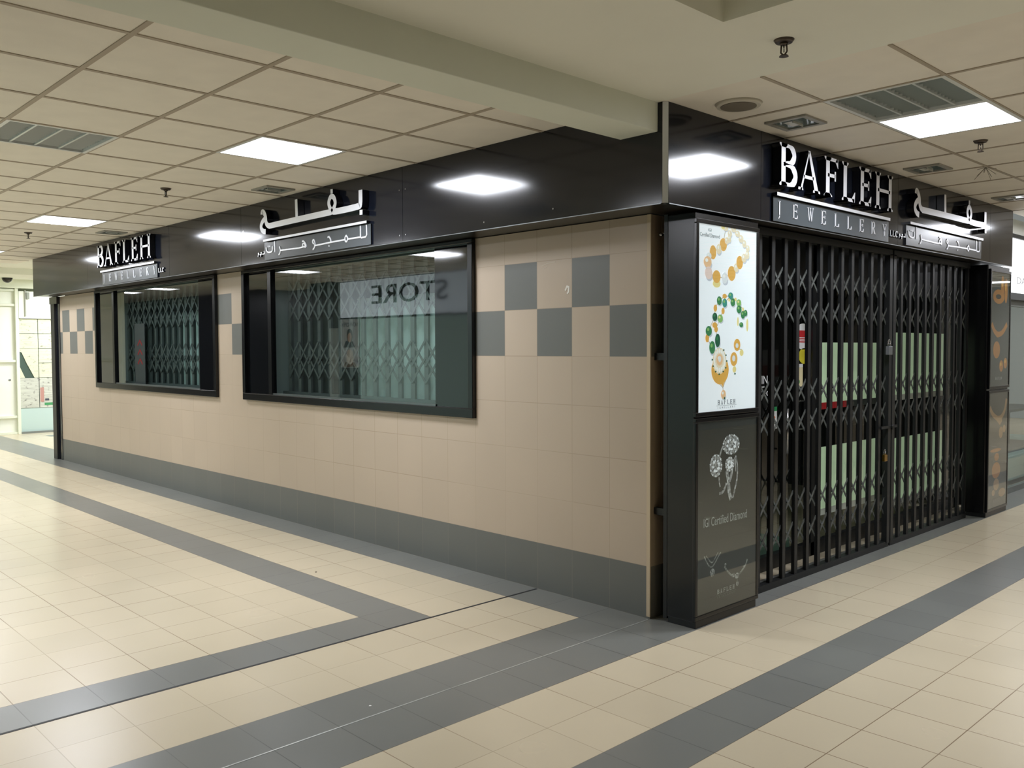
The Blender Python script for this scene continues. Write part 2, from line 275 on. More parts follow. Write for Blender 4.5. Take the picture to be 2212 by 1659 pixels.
def poly(bm, M, pts, w0, w1, mi_face=0, mi_side=1):
    """extruded polygon, pts (u,v); front at w1"""
    n = len(pts)
    A = [bm.verts.new(M(p[0], p[1], w1)) for p in pts]; B = [bm.verts.new(M(p[0], p[1], w0)) for p in pts]
    bm.faces.new(A).material_index = mi_face
    bm.faces.new(B[::-1]).material_index = mi_side
    for i in range(n):
        bm.faces.new([A[i], B[i], B[(i+1)%n], A[(i+1)%n]]).material_index = mi_side
def ribbon(bm, M, pts, width, w0, w1, mi_face=0, mi_side=1, round_join=True):
    """stroke of constant or per-point width along pts, mitred, extruded w0..w1"""
    P = [Vector((p[0], p[1])) for p in pts]; n = len(P)
    ws = width if isinstance(width, (list, tuple)) else [width]*n
    closed = (P[0]-P[-1]).length < 1e-4 and n > 3
    Ls, Rs = [], []
    for i in range(n):
        if closed: a, b = P[(i-1) % (n-1)], P[(i+1) % (n-1)]
        else: a, b = P[max(i-1, 0)], P[min(i+1, n-1)]
        d1 = (P[i]-a); d2 = (b-P[i])
        if d1.length < 1e-6: d1 = d2
        if d2.length < 1e-6: d2 = d1
        d1 = d1.normalized(); d2 = d2.normalized()
        n1 = Vector((-d1.y, d1.x)); n2 = Vector((-d2.y, d2.x)); mn = (n1+n2)
        mn = mn.normalized() if mn.length > 1e-4 else n1
        k = min(1/max(mn.dot(n1), .45), 1.8)
        Ls.append(P[i]+mn*ws[i]/2*k); Rs.append(P[i]-mn*ws[i]/2*k)
    fA = [[bm.verts.new(M(q.x, q.y, w1)) for q in S_] for S_ in (Ls, Rs)]
    fB = [[bm.verts.new(M(q.x, q.y, w0)) for q in S_] for S_ in (Ls, Rs)]
    for i in range(n-1):
        bm.faces.new([fA[0][i], fA[0][i+1], fA[1][i+1], fA[1][i]]).material_index = mi_face
        bm.faces.new([fB[0][i], fB[1][i], fB[1][i+1], fB[0][i+1]]).material_index = mi_side
        bm.faces.new([fA[0][i], fB[0][i], fB[0][i+1], fA[0][i+1]]).material_index = mi_side
        bm.faces.new([fA[1][i], fA[1][i+1], fB[1][i+1], fB[1][i]]).material_index = mi_side
    for i in (0, n-1):
        bm.faces.new([fA[0][i], fA[1][i], fB[1][i], fB[0][i]]).material_index = mi_side
def arc(cx, cy, rx, ry, a0, a1, n=10):
    return [(cx+rx*math.cos(math.radians(a0+(a1-a0)*i/n)), cy+ry*math.sin(math.radians(a0+(a1-a0)*i/n))) for i in range(n+1)]
def smooth_pts(pts, it=2):
    for _ in range(it):
        q = [pts[0]]
        for a, b in zip(pts[:-1], pts[1:]):
            q += [(a[0]*.75+b[0]*.25, a[1]*.75+b[1]*.25), (a[0]*.25+b[0]*.75, a[1]*.25+b[1]*.75)]
        pts = q+[pts[-1]]
    return pts

def glyph(bm, M, ch, u, v, w, h, d0, d1, thick=.17, thin=.075, sides=(0, 1)):
    """serif capital in the box u..u+w, v..v+h"""
    T = thick*h; t = thin*h; f, s = sides
    def R(x0, y0, x1, y1): poly(bm, M, [(u+x0, v+y0), (u+x1, v+y0), (u+x1, v+y1), (u+x0, v+y1)], d0, d1, f, s)
    def Q(pts): poly(bm, M, [(u+x, v+y) for x, y in pts], d0, d1, f, s)
    def Rb(pts, ww): ribbon(bm, M, [(u+x, v+y) for x, y in pts], ww, d0, d1, f, s)
    def foot(cx, y, half, up):
        e = t*.8
        if up: Q([(cx-half, y), (cx+half, y), (cx+half, y+e*.5), (cx+T*.55, y+e*1.3), (cx-T*.55, y+e*1.3), (cx-half, y+e*.5)])
        else: Q([(cx-half, y-e*.5), (cx-T*.55, y-e*1.3), (cx+T*.55, y-e*1.3), (cx+half, y-e*.5), (cx+half, y), (cx-half, y)])
    def stem(cx, half=None, top=True, bot=True):
        half = half or T*1.05
        R(cx-T/2, 0, cx+T/2, h)
        if bot: foot(cx, 0, half, True)
        if top: foot(cx, h, half, False)
    c0 = T*.95
    if ch == 'H':
        stem(c0, T*.95); stem(w-c0, T*.95); R(c0, h*.48, w-c0, h*.48+t)
    elif ch in 'EFL':
        stem(c0, T*.95)
        if ch in 'EF':
            R(c0, h-t, w-t*.3, h); Q([(w-t, h), (w-t*1.7, h-t), (w-t*.2, h-h*.24), (w, h-h*.24), (w-t*.1, h)])
            R(c0, h*.5, w*.80, h*.5+t); Q([(w*.80-t*.5, h*.5-h*.08), (w*.80+t*.3, h*.5-h*.08), (w*.80+t*.3, h*.5+t+h*.08), (w*.80-t*.5, h*.5+t+h*.08)])
        if ch in 'EL':
            R(c0, 0, w-t*.2, t); Q([(w-t*1.9, t), (w-t, 0), (w, 0), (w+t*.25, h*.27), (w-t*.1, h*.27)])
        if ch == 'F': foot(c0+T*.1, 0, T*1.15, True)
    elif ch == 'B':
        stem(c0, T*.95)
        Rb([(c0, h-t/2)]+arc(w*.50, h*.755, w*.36, h*.245-t/2, 90, -90, 12)+[(c0, h*.51)], [t]*3+[T*.7]+[T*.95]*7+[T*.7]+[t]*3)
        Rb([(c0, h*.51)]+arc(w*.52, h*.27, w*.42, h*.245-t*.2, 90, -90, 12)+[(c0, t/2)], [t]*3+[T*.7]+[T*1.0]*7+[T*.7]+[t]*3)
    elif ch == 'A':
        ax = w*.48
        Q([(T*.55, 0), (T*.55+t*.9, 0), (ax+t*.3, h*.97), (ax-t*.2, h*.97)])
        Q([(w-T*1.45, 0), (w-T*.4, 0), (ax+t*.6, h), (ax-t*.5, h)])
        R(w*.24, h*.30, w*.70, h*.30+t*.9)
        Q([(0, 0), (T*1.35, 0), (T*1.2, t*.7), (T*.1, t*.7)]); Q([(w-T*1.95, 0), (w, 0), (w-T*.1, t*.7), (w-T*1.85, t*.7)])
    elif ch == 'J':
        R(w*.55-T/2, h*.0, w*.55+T/2, h); foot(w*.55, h, T*1.1, False)
        Rb([(w*.55, h*.06), (w*.52, -h*.08), (w*.3, -h*.2)], [T, T*.8, t])
    elif ch == 'W':
        Q([(w*.02, h), (w*.02+T*.9, h), (w*.34, 0), (w*.27, 0)]); Q([(w*.27, 0), (w*.33, 0), (w*.52, h*.9), (w*.47, h*.9)])
        Q([(w*.40, h), (w*.40+T*.9, h), (w*.72, 0), (w*.66, 0)]); Q([(w*.66, 0), (w*.72, 0), (w*.97, h), (w*.92, h)])
        R(-w*.04, h-t*.8, w*.24, h); R(w*.34, h-t*.8, w*.6, h); R(w*.82, h-t*.8, w*1.04, h)
    elif ch == 'R':
        stem(c0, T*.95)
        Rb([(c0, h-t/2)]+arc(w*.48, h*.74, w*.34, h*.26-t/2, 90, -90, 12)+[(c0, h*.48)], [t]*3+[T*.7]+[T*.9]*7+[T*.7]+[t]*3)
        Q([(w*.42, h*.48), (w*.62, h*.48), (w*1.05, 0), (w*.78, 0)]); R(w*.76, 0, w*1.12, t*.7)
    elif ch == 'Y':
        R(w*.5-T/2, 0, w*.5+T/2, h*.5); foot(w*.5, 0, T*1.1, True)
        Q([(w*.02, h), (w*.02+T, h), (w*.5+T/2, h*.42), (w*.5-T/2, h*.42)]); Q([(w*.93, h), (w*.93+t*.7, h), (w*.5+T/2, h*.45), (w*.5, h*.45)])
        R(-w*.06, h-t*.8, w*.32, h); R(w*.76, h-t*.8, w*1.1, h)
    elif ch == 'C':
        Rb(arc(w*.55, h*.5, w*.45, h*.5-t/2, 50, 310, 14), [t]*4+[T]*7+[t]*4); R(w*.82, h*.66, w*.82+t, h)
def word(bm, M, txt, u0, v0, total, h, d0, d1, frac=.62, widths=None, **k):
    """word with equal pitch filling total width"""
    n = len(txt); pitch = total/(n-1+frac)
    for i, ch in enumerate(txt):
        ww = pitch*frac*({'W': 1.15, 'J': .7}.get(ch, 1.))
        glyph(bm, M, ch, u0+i*pitch, v0, ww, h, d0, d1, **k)

def text(name, s, M, u0, v0, width, height, m, parent, depth=.001, w0=0.):
    """plain sans lettering fitted to width x height, as a mesh"""
    cu = bpy.data.curves.new(name, 'FONT'); cu.body = s; cu.extrude = .5; cu.resolution_u = 3
    t = bpy.data.objects.new(name, cu); COL.objects.link(t)
    dg = bpy.context.evaluated_depsgraph_get(); me = bpy.data.meshes.new_from_object(t.evaluated_get(dg))
    COL.objects.unlink(t); bpy.data.objects.remove(t); bpy.data.curves.remove(cu)
    bm = new_bm(); bm.from_mesh(me); bpy.data.meshes.remove(me)
    xs = [v.co.x for v in bm.verts]; ys = [v.co.y for v in bm.verts]
    x0, x1, y0, y1 = min(xs), max(xs), min(ys), max(ys)
    for v in bm.verts:
        c = v.co.copy()
        v.co = Vector(M(u0+(c.x-x0)/(x1-x0)*width, v0+(c.y-y0)/(y1-y0)*height, w0+(c.z+.5)*depth))
    return obj(name, bm, m, parent)
def disc(bm, M, u, v, ru, rv, w, seg=22, mi=0, th=.0006):
    poly(bm, M, [(u+ru*math.cos(2*PI*i/seg), v+rv*math.sin(2*PI*i/seg)) for i in range(seg)], w-th, w, mi, mi)

# ================================================================== FLOOR
bm = new_bm(); J = .3
def y_of(j): return .03+J*j
for i in range(-84, 25):
    for j in range(-31, 57):
        x0 = i*J; y0 = y_of(j); cx = x0+.15; cy = y0+.15
        grey = (0 < cx < .3) or (-.3 < cx < 0 and cy < .03) or (.9 < cx < 1.2)
        grey |= (-.27 < cy < .03 and cx < -.3)
        grey |= (-1.17 < cy < -.87 and cx < -.9) or (-1.2 < cx < -.9 and cy < -.87)
        grey |= (.03 < cy < .33 and cx < -10.8) or (-14.4 < cx < -14.1 and cy > .93)
        quad(bm, [(x0, y0, 0), (x0+J, y0, 0), (x0+J, y0+J, 0), (x0, y0+J, 0)], 1 if grey else 0)
bmesh.ops.remove_doubles(bm, verts=bm.verts, dist=1e-4)
struct('floor', bm, [F_BEIGE, F_GREY])
# expansion joint and metal strip let into the floor
bm = new_bm(); box(bm, -.909, -.893, -6, -.01, -.01, .0012)
struct('trim_1', bm, mat('expansion_joint_rubber', (34, 36, 38), .6))
bm = new_bm(); box(bm, -.0035, .0035, -6, -.02, -.01, .0012)
struct('trim_2', bm, mat('floor_strip_aluminium', (205, 208, 205), .35, metal=.6, noise=.3, nscale=5))
# small litter
M_LIT = mat('litter_white', (230, 230, 228), .7)
def litter(x, y, r, label, m=M_LIT, name='paper_scrap', cat='paper scrap'):
    b = new_bm(); cyl(b, (x, y, .0003), (x, y, .003), r, r*.8, 7)
    tag(obj(name, b, m), label, cat)
litter(.13, 1.62, .016, 'small grey scrap on the grey floor strip below the folding gate')
litter(-.09, -1.86, .007, 'tiny white speck on the grey tiles left of the pale floor strip')
litter(-2.276, -.80, .007, 'tiny dark pebble on the beige tiles between the long grey strip and the wall', mat('litter_dark', (60, 50, 40), .8), 'pebble', 'pebble')

# ================================================================== TILED WALL
def wall_cells(bm, P, a0, a1, zs, gfun, holes):
    """tile cells on a plane; P(a,z)->world"""
    for i in range(len(a0)):
        for k in range(len(zs)-1):
            c = ((a0[i]+a1[i])/2, (zs[k]+zs[k+1])/2)
            if any(h[0] < c[0] < h[1] and h[2] < c[1] < h[3] for h in holes): continue
            quad(bm, [P(a0[i], zs[k]), P(a1[i], zs[k]), P(a1[i], zs[k+1]), P(a0[i], zs[k+1])], 1 if gfun(*c) else 0)
ZS = [0, .3, .6, .9, 1.07, 1.2, 1.5, 1.8, 2.1, 2.3]
A0 = [-.3*(k+1) for k in range(34)]+[-10.32]; A1 = [-.3*k for k in range(34)]+[-10.2]
def g_left(x, z):
    k = int(-x/.3)
    return z < .3 or (1.8 < z < 2.1 and k % 2 == 1) or (1.5 < z < 1.8 and k % 2 == 0)
bm = new_bm()
wall_cells(bm, lambda a, z: (a, 0, z), A0, A1, ZS, g_left, [(-4.8, -1.5, 1.07, 2.3), (-8.7, -5.4, 1.07, 2.3)])
bmesh.ops.remove_doubles(bm, verts=bm.verts, dist=1e-4)
o = struct('wall_left', bm, [T_BEIGE, T_GREY])
md = o.modifiers.new('thickness', 'SOLIDIFY'); md.thickness = .10; md.offset = -1
bm = new_bm()
wall_cells(bm, lambda a, z: (0, a, z), [.102, .3], [.3, .6], [0, .3, .6, .9, 1.2, 1.5, 1.8, 2.1, 2.3], lambda y, z: z < .3 or (1.5 < z < 1.8 and y < .3) or (1.8 < z < 2.1 and y > .3), [])
bmesh.ops.remove_doubles(bm, verts=bm.verts, dist=1e-4)
o = struct('wall_front', bm, [R_BEIGE, R_GREY])
md = o.modifiers.new('thickness', 'SOLIDIFY'); md.thickness = .08; md.offset = -1
bm = new_bm(); box(bm, -.022, .003, -.006, .003, .012, 2.3)
struct('trim_3', bm, mat('corner_bead', (196, 178, 150), .4))
# small scuffs and tape on the wall
bm = new_bm()
ribbon(bm, on_left(0, 0.), [(-.655, 1.905), (-.64, 1.93), (-.625, 1.925), (-.628, 1.895), (-.64, 1.885)], .012, .0002, .0012, 0, 0)
tag(obj('tape_scrap', bm, mat('tape_white', (225, 222, 212), .5)), 'torn white tape scrap on the beige tile between two upper grey tiles near the corner', 'tape')
bm = new_bm()
ribbon(bm, on_left(0, 0.), [(-.86, 2.07), (-.80, 2.083), (-.74, 2.088)], .006, .0002, .001, 0, 0)
ribbon(bm, on_left(0, 0.), [(-.84, 2.05), (-.81, 2.065)], .004, .0002, .001, 0, 0)
tag(obj('tape_scrap', bm, mat('tape_dull', (190, 178, 160), .5)), 'faint glue smears on the beige wall tile right of the first upper grey tile', 'tape')

# ================================================================== CEILING
ZC = 2.82
LIT_L = [(-2.085, -1.13), (-6.285, -1.13), (-9.885, -1.13), (-2.085, -3.53), (-6.285, -3.53), (-9.885, -3.53)]
UNLIT_L = [(-2.685, -2.33)]
LIT_R = [(1.15, 1.23), (1.15, 6.03), (1.15, 10.83), (3.55, 1.23), (3.55, 15.03), (1.15, 15.63)]
UNLIT_R = [(1.15, .63)]
def ceil_cells(bm, xs, ys, holes, z=ZC):
    for a, b in zip(xs[:-1], xs[1:]):
        for c, d in zip(ys[:-1], ys[1:]):
            cx, cy = (a+b)/2, (c+d)/2
            if any(abs(cx-h[0]) < .29 and abs(cy-h[1]) < .29 for h in holes): continue
            quad(bm, [(a, c, z), (a, d, z), (b, d, z), (b, c, z)])
def tbars(bm, xs, ys, w=.024, z=ZC):
    for x in xs[1:-1]: box(bm, x-w/2, x+w/2, ys[0], ys[-1], z-.004, z+.004)
    for y in ys[1:-1]: box(bm, xs[0], xs[-1], y-w/2, y+w/2, z-.0045, z+.0035)
XL = [-11.385+.6*i for i in range(19)]+[0.0]
YL = [-5.43+.6*i for i in range(9)]; YL = [-5.6]+[-5.03+.6*i for i in range(8)]+[-.25]
YL = sorted(set([round(-.83-.6*i, 3) for i in range(8)]+[-5.45, -.25]))
bm = new_bm(); ceil_cells(bm, XL, YL, LIT_L+UNLIT_L); c1 = struct('ceiling', bm, M_CTILE)
bm = new_bm(); tbars(bm, XL, YL); obj('ceiling_grid', bm, M_TBAR, c1)
XR = [.25+.6*i for i in range(12)]
YR = [-.27+.6*i for i in range(29)]
LR = [(x, y) for x, y in LIT_R if y < 17]
YR2 = YR
bm = new_bm(); ceil_cells(bm, XR, YR2, LR+UNLIT_R); c2 = struct('ceiling', bm, M_CTILE)
bm = new_bm(); tbars(bm, XR, YR2, .02); obj('ceiling_grid', bm, M_TBAR, c2)
# plaster ceiling with the raised coffer
bm = new_bm(); xs = [.25, 1.11, 3.4, 7.2]; ys = [-9.2, -3.7, -1.0, -.27]
for i in range(3):
    for j in range(3):
        if i == 1 and j == 1: continue
        quad(bm, [(xs[i], ys[j], ZC), (xs[i], ys[j+1], ZC), (xs[i+1], ys[j+1], ZC), (xs[i+1], ys[j], ZC)])
zc2 = ZC+.45
for a, b in (((1.11, -3.7), (1.11, -1.0)), ((1.11, -1.0), (3.4, -1.0)), ((3.4, -1.0), (3.4, -3.7)), ((3.4, -3.7), (1.11, -3.7))):
    quad(bm, [(*a, ZC), (*b, ZC), (*b, zc2), (*a, zc2)])
quad(bm, [(1.11, -3.7, zc2), (1.11, -1, zc2), (3.4, -1, zc2), (3.4, -3.7, zc2)])
struct('ceiling', bm, M_PLASTER)
# far plaster ceiling over the passage
bm = new_bm(); quad(bm, [(-25, -6, ZC+.03), (-25, 12, ZC+.03), (-10.5, 12, ZC+.03), (-10.5, -6, ZC+.03)])
struct('ceiling', bm, M_PLASTER)
# beam
bm = new_bm(); box(bm, 0.0, .25, -9.2, -.27, 2.67, ZC+.02)
struct('trim_4', bm, mat('beam_plaster', (226, 230, 218), .8, noise=.02, nscale=2), bevel=.004)
# far shallow soffit
bm = new_bm(); box(bm, -13.2, -12.5, -5.3, 12, ZC-.07, ZC+.03); struct('trim_5', bm, M_PLASTER)

# ================================================================== ENCLOSING WALLS (seen only in reflections or far away)
def wallbox(name, x0, x1, y0, y1, z0=0, z1=3.0, m=None):
    b = new_bm(); box(b, x0, x1, y0, y1, z0, z1); return struct(name, b, m or M_GREYWALL)
wallbox('wall_south', -25, -.4, -5.45, -5.302, m=mat('south_shopfront', (42, 45, 48), .35))
wallbox('wall_far_south', -.6, 7.2, -9.35, -9.2, m=mat('far_south_wall', (150, 145, 132), .6))
wallbox('wall_west_return', -.6, -.4, -9.2, -5.3, m=mat('far_south_wall2', (140, 136, 126), .6))
wallbox('wall_east', 7.0, 7.2, -9.2, 17, m=mat('east_shopfront', (120, 124, 128), .35))
b = new_bm(); box(b, 6.96, 7.02, -9.2, 17, .9, 1.15); struct('trim_6', b, mat('east_red_rail', (90, 40, 40), .4))
b = new_bm(); box(b, 6.96, 7.02, -9.2, 17, 1.5, 2.6); struct('trim_7', b, mat('east_dark_band', (32, 40, 42), .2))
wallbox('wall_north', .0, 7.2, 17.0, 17.15, m=mat('north_wall', (170, 168, 158), .6))
wallbox('wall_passage', -10.4, -10.3, .1, 12, z1=ZC+.03, m=mat('passage_wall', (200, 205, 188), .6))
# shop interior shell
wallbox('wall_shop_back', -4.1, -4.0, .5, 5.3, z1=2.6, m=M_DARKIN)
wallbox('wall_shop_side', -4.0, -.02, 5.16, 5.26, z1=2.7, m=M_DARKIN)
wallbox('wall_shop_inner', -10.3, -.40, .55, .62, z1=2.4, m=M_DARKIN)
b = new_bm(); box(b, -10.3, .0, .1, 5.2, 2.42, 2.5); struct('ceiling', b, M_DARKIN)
LD = {}
# ================================================================== CEILING FIXTURES
def troffer(x, y, lit, label, group, axis='x', z=ZC):
    t = thing('ceiling_light', label, 'ceiling light', (x, y, z), group)
    b = new_bm(); h = .30
    for (a0, a1, b0, b1) in ((-h, h, -h, -h+.022), (-h, h, h-.022, h), (-h, -h+.022, -h+.022, h-.022), (h-.022, h, -h+.022, h-.022)):
        box(b, x+a0, x+a1, y+b0, y+b1, z-.006, z+.012)
    obj('frame', b, M_HOUSE, t)
    b = new_bm(); g = .285
    for p in (((-g, -g), (g, -g)), ((g, -g), (g, g)), ((g, g), (-g, g)), ((-g, g), (-g, -g))):
        quad(b, [(x+p[0][0], y+p[0][1], z+.002), (x+p[1][0], y+p[1][1], z+.002), (x+p[1][0], y+p[1][1], z+.075), (x+p[0][0], y+p[0][1], z+.075)])
    quad(b, [(x-g, y-g, z+.075), (x-g, y+g, z+.075), (x+g, y+g, z+.075), (x+g, y-g, z+.075)])
    obj('housing', b, M_HOUSE if lit else M_LOUVRE, t)
    if lit:
        b = new_bm(); quad(b, [(x-.277, y-.277, z+.004), (x-.277, y+.277, z+.004), (x+.277, y+.277, z+.004), (x+.277, y-.277, z+.004)])
        obj('diffuser', b, M_LAMP, t)
        ld = LD.get('d') or bpy.data.lights.new('ceiling_lamp', 'AREA'); LD['d'] = ld
        ld.shape = 'SQUARE'; ld.size = .553; ld.energy = LAMP*math.pi*.553**2; ld.color = LAMP_COL
        lo = bpy.data.objects.new('lamp', ld); COL.objects.link(lo); lo.parent = t; lo.location = (0, 0, .0025)
    else:
        for k in (-1, 0, 1):
            b = new_bm(); o_ = k*.1385
            if axis == 'x': box(b, x-.278, x+.278, y+o_-.006, y+o_+.006, z-.001, z+.055)
            else: box(b, x+o_-.006, x+o_+.006, y-.278, y+.278, z-.001, z+.055)
            obj('louvre_rail', b, M_LOUVRE, t)
        for k in range(4):
            b = new_bm(); c = (-1.5+k)*.1385
            for i in range(12):
                s = -.253+i*.046
                if axis == 'x': quad(b, [(x+s, y+c-.062, z+.004), (x+s, y+c+.062, z+.004), (x+s+.018, y+c+.062, z+.05), (x+s+.018, y+c-.062, z+.05)])
                else: quad(b, [(x+c-.062, y+s, z+.004), (x+c+.062, y+s, z+.004), (x+c+.062, y+s+.018, z+.05), (x+c-.062, y+s+.018, z+.05)])
            obj('louvre_blades', b, M_LOUVRE, t)
        for k in (-.09, .09):
            b = new_bm()
            if axis == 'x': cyl(b, (x-.26, y+k, z+.062), (x+.26, y+k, z+.062), .008, seg=10)
            else: cyl(b, (x+k, y-.26, z+.062), (x+k, y+.26, z+.062), .008, seg=10)
            obj('tube', b, M_WHITE, t)
    return t
GL = 'recessed square ceiling lights'
lab = {(-2.085, -1.13): 'lit square ceiling light nearest the camera on the left, above the tiled wall',
       (-6.285, -1.13): 'lit square ceiling light farther left, above the smaller left shop sign',
       (-9.885, -1.13): 'lit ceiling light cut off by the left edge of the photo',
       (-2.085, -3.53): 'lit ceiling light behind the left edge of view, nearest the beam',
       (-6.285, -3.53): 'lit ceiling light across the corridor reflected right in the big window',
       (-9.885, -3.53): 'lit ceiling light across the corridor reflected left in the big window',
       (1.15, 1.23): 'very bright lit square ceiling light beside the dark louvred one at right',
       (1.15, 6.03): 'lit ceiling light reflected under the front Arabic letters',
       (1.15, 10.83): 'lit ceiling light far down the right corridor, nearer one of its row',
       (3.55, 1.23): 'lit ceiling light above the middle of the right corridor near the camera',
       (3.55, 15.03): 'lit ceiling light reflected in the far poster glass',
       (1.15, 15.63): 'lit ceiling light at the far end of the right corridor'}
for (x, y), l in lab.items(): troffer(x, y, True, l, GL)
troffer(5.35, .03, True, 'added unseen fill light on the far side of the right corridor, level with the shop corner', GL)  # added out of view to brighten the right corridor
troffer(5.35, 2.43, True, 'added unseen fill light on the far side of the right corridor, nearer the camera', GL)  # extra unseen fill for the right corridor floor and plaster
troffer(5.35, 7.23, True, 'added unseen fill light on the far side of the right corridor, farther along', GL)  # another added fill panel, brightening the right corridor from out of view
troffer(.9, -7.4, True, 'added unseen fill light behind the camera, beyond the beam', GL)  # added behind the camera as fill for the near floor and ceiling
troffer(-13.6, 2.6, True, 'added unseen fill light in the passage right in front of the papered window', GL, z=ZC+.022)  # hidden fill panel added to brighten the far left hoarding
troffer(-13.9, 1.45, True, 'added unseen fill light in the passage closest to the papered window', GL, z=ZC+.022)  # extra hidden fill for the hoarding and papered window
troffer(-12.4, 1.6, True, 'added unseen fill light in the passage nearer the papered window', GL, z=ZC+.022)  # added behind the fascia, out of view, to lift the passage brightness
troffer(-15.7, -3.65, True, 'lit ceiling light far down the left corridor, reflected at the right of the smaller window', GL, z=ZC+.022)
troffer(-17.4, -3.53, True, 'lit ceiling light farthest down the left corridor, reflected at the left of the smaller window', GL, z=ZC+.022)
troffer(-12.0, 2.6, True, 'lit ceiling light in the passage behind the left end of the shop', GL, z=ZC+.022)
troffer(-2.685, -2.33, False, 'unlit grey louvred ceiling light at the upper left of the photo', GL, 'x')
troffer(1.15, .63, False, 'unlit grey louvred ceiling light touching the bright one at right', GL, 'y')

def sprinkler(x, y, label, z=ZC):
    t = thing('fire_sprinkler', label, 'sprinkler', (x, y, z), 'ceiling fire sprinklers')
    b = new_bm(); cyl(b, (x, y, z-.012), (x, y, z), .034, .042, 24); cyl(b, (x, y, z-.022), (x, y, z-.012), .014, .018, 16); obj('escutcheon', b, M_SPR, t)
    b = new_bm()
    for s in (-1, 1):
        cyl(b, (x+s*.012, y, z-.02), (x+s*.014, y, z-.05), .0035, seg=8); cyl(b, (x+s*.014, y, z-.05), (x, y, z-.064), .0035, seg=8)
    obj('frame', b, M_SPR, t)
    b = new_bm(); cyl(b, (x, y, z-.05), (x, y, z-.022), .003, seg=8); obj('bulb', b, M_CHROME, t)
    b = new_bm(); cyl(b, (x, y, z-.068), (x, y, z-.063), .02, .016, 16); obj('deflector', b, M_SPR, t)
M_SPR = mat('sprinkler_bronze', (92, 82, 74), .4, metal=.6)
sprinkler(1.171, -.643, 'brass fire sprinkler on the smooth plaster near the coffer')
sprinkler(1.093, 1.882, 'fire sprinkler right behind the brightest ceiling light at right')
sprinkler(-3.883, -1.134, 'fire sprinkler between the two lit ceiling lights on the left')
sprinkler(-7.462, -1.153, 'small distant fire sprinkler above the left shop sign')
def spotlight(x, y, label, s=.095):
    t = thing('recessed_spotlight', label, 'spotlight', (x, y, ZC), 'square recessed spotlights along the fascia')
    b = new_bm()
    for (a0, a1, b0, b1) in ((-s-.03, s+.03, -s-.03, -s), (-s-.03, s+.03, s, s+.03), (-s-.03, -s, -s, s), (s, s+.03, -s, s)):
        box(b, x+a0, x+a1, y+b0, y+b1, ZC-.012, ZC-.001)
    obj('trim_ring', b, mat('spot_trim', (160, 158, 150), .4), t)
    b = new_bm(); box(b, x-s, x+s, y-s, y+s, ZC-.006, ZC-.002); obj('glass', b, mat('spot_glass', (110, 122, 122), .08, spec=.8), t)
    b = new_bm(); quad(b, [(x-s*.5, y-s*.6, ZC-.008), (x+s*.1, y-s*.6, ZC-.008), (x+s*.1, y+s*.6, ZC-.008), (x-s*.5, y+s*.6, ZC-.008)]); box(b, x+s*.1, x+s*.16, y-s*.6, y+s*.6, ZC-.018, ZC-.006)
    obj('reflector', b, mat('spot_reflector', (205, 205, 198), .3), t)
spotlight(.54, .62, 'square recessed spotlight above the front letter B')
spotlight(.54, 2.50, 'square recessed spotlight above the end of the front English letters')
spotlight(.54, 4.30, 'square recessed spotlight farthest right along the front fascia')
spotlight(-3.34, -.50, 'square recessed spotlight above the left Arabic sign')
spotlight(-6.85, -.50, 'square recessed spotlight above the left English letters')
t = thing('ceiling_speaker', 'round ceiling speaker with dark grille in the tile at the front corner', 'speaker', (.52, .06, ZC))
b = new_bm(); cyl(b, (.52, .06, ZC-.014), (.52, .06, ZC), .112, .122, 40); obj('rim', b, mat('speaker_rim', (205, 200, 188), .5), t)
b = new_bm(); cyl(b, (.52, .06, ZC-.017), (.52, .06, ZC-.013), .092, .092, 40); obj('grille', b, mat('speaker_grille', (120, 112, 100), .7, bump=1., bscale=400), t)
b = new_bm()
for a in range(9):
    an = a*PI/4.5; cyl(b, (.83, 2.78, ZC), (.83+.07*math.cos(an), 2.78+.07*math.sin(an), ZC-.02-.03*(a % 3)), .0016, seg=6)
tag(obj('loose_wires', b, mat('wire_grey', (120, 112, 100), .6)), 'frayed thin wires hanging from the ceiling beyond the right spotlights', 'wires')
# far left corner devices
t = thing('security_camera', 'small dome security camera at the far left edge', 'camera', (-14.15, .32, ZC+.03))
b = new_bm(); cyl(b, (-14.15, .32, ZC-.01), (-14.15, .32, ZC+.028), .105, .125, 28); obj('housing', b, M_CREAM, t)
b = new_bm(); bmesh.ops.create_uvsphere(b, u_segments=24, v_segments=12, radius=.085); bmesh.ops.translate(b, verts=b.verts, vec=(-14.15, .32, ZC-.012)); obj('dome', b, mat('dome_dark', (40, 38, 34), .1), t)
t = thing('downlight', 'small round lit downlight near the far left shopfront', 'downlight', (-13.84, .56, ZC+.03))
b = new_bm(); cyl(b, (-13.84, .56, ZC+.015), (-13.84, .56, ZC+.03), .13, .13, 28); obj('rim', b, M_CREAM, t)
b = new_bm(); cyl(b, (-13.84, .56, ZC+.010), (-13.84, .56, ZC+.016), .11, .11, 28); obj('lens', b, M_LAMP, t)

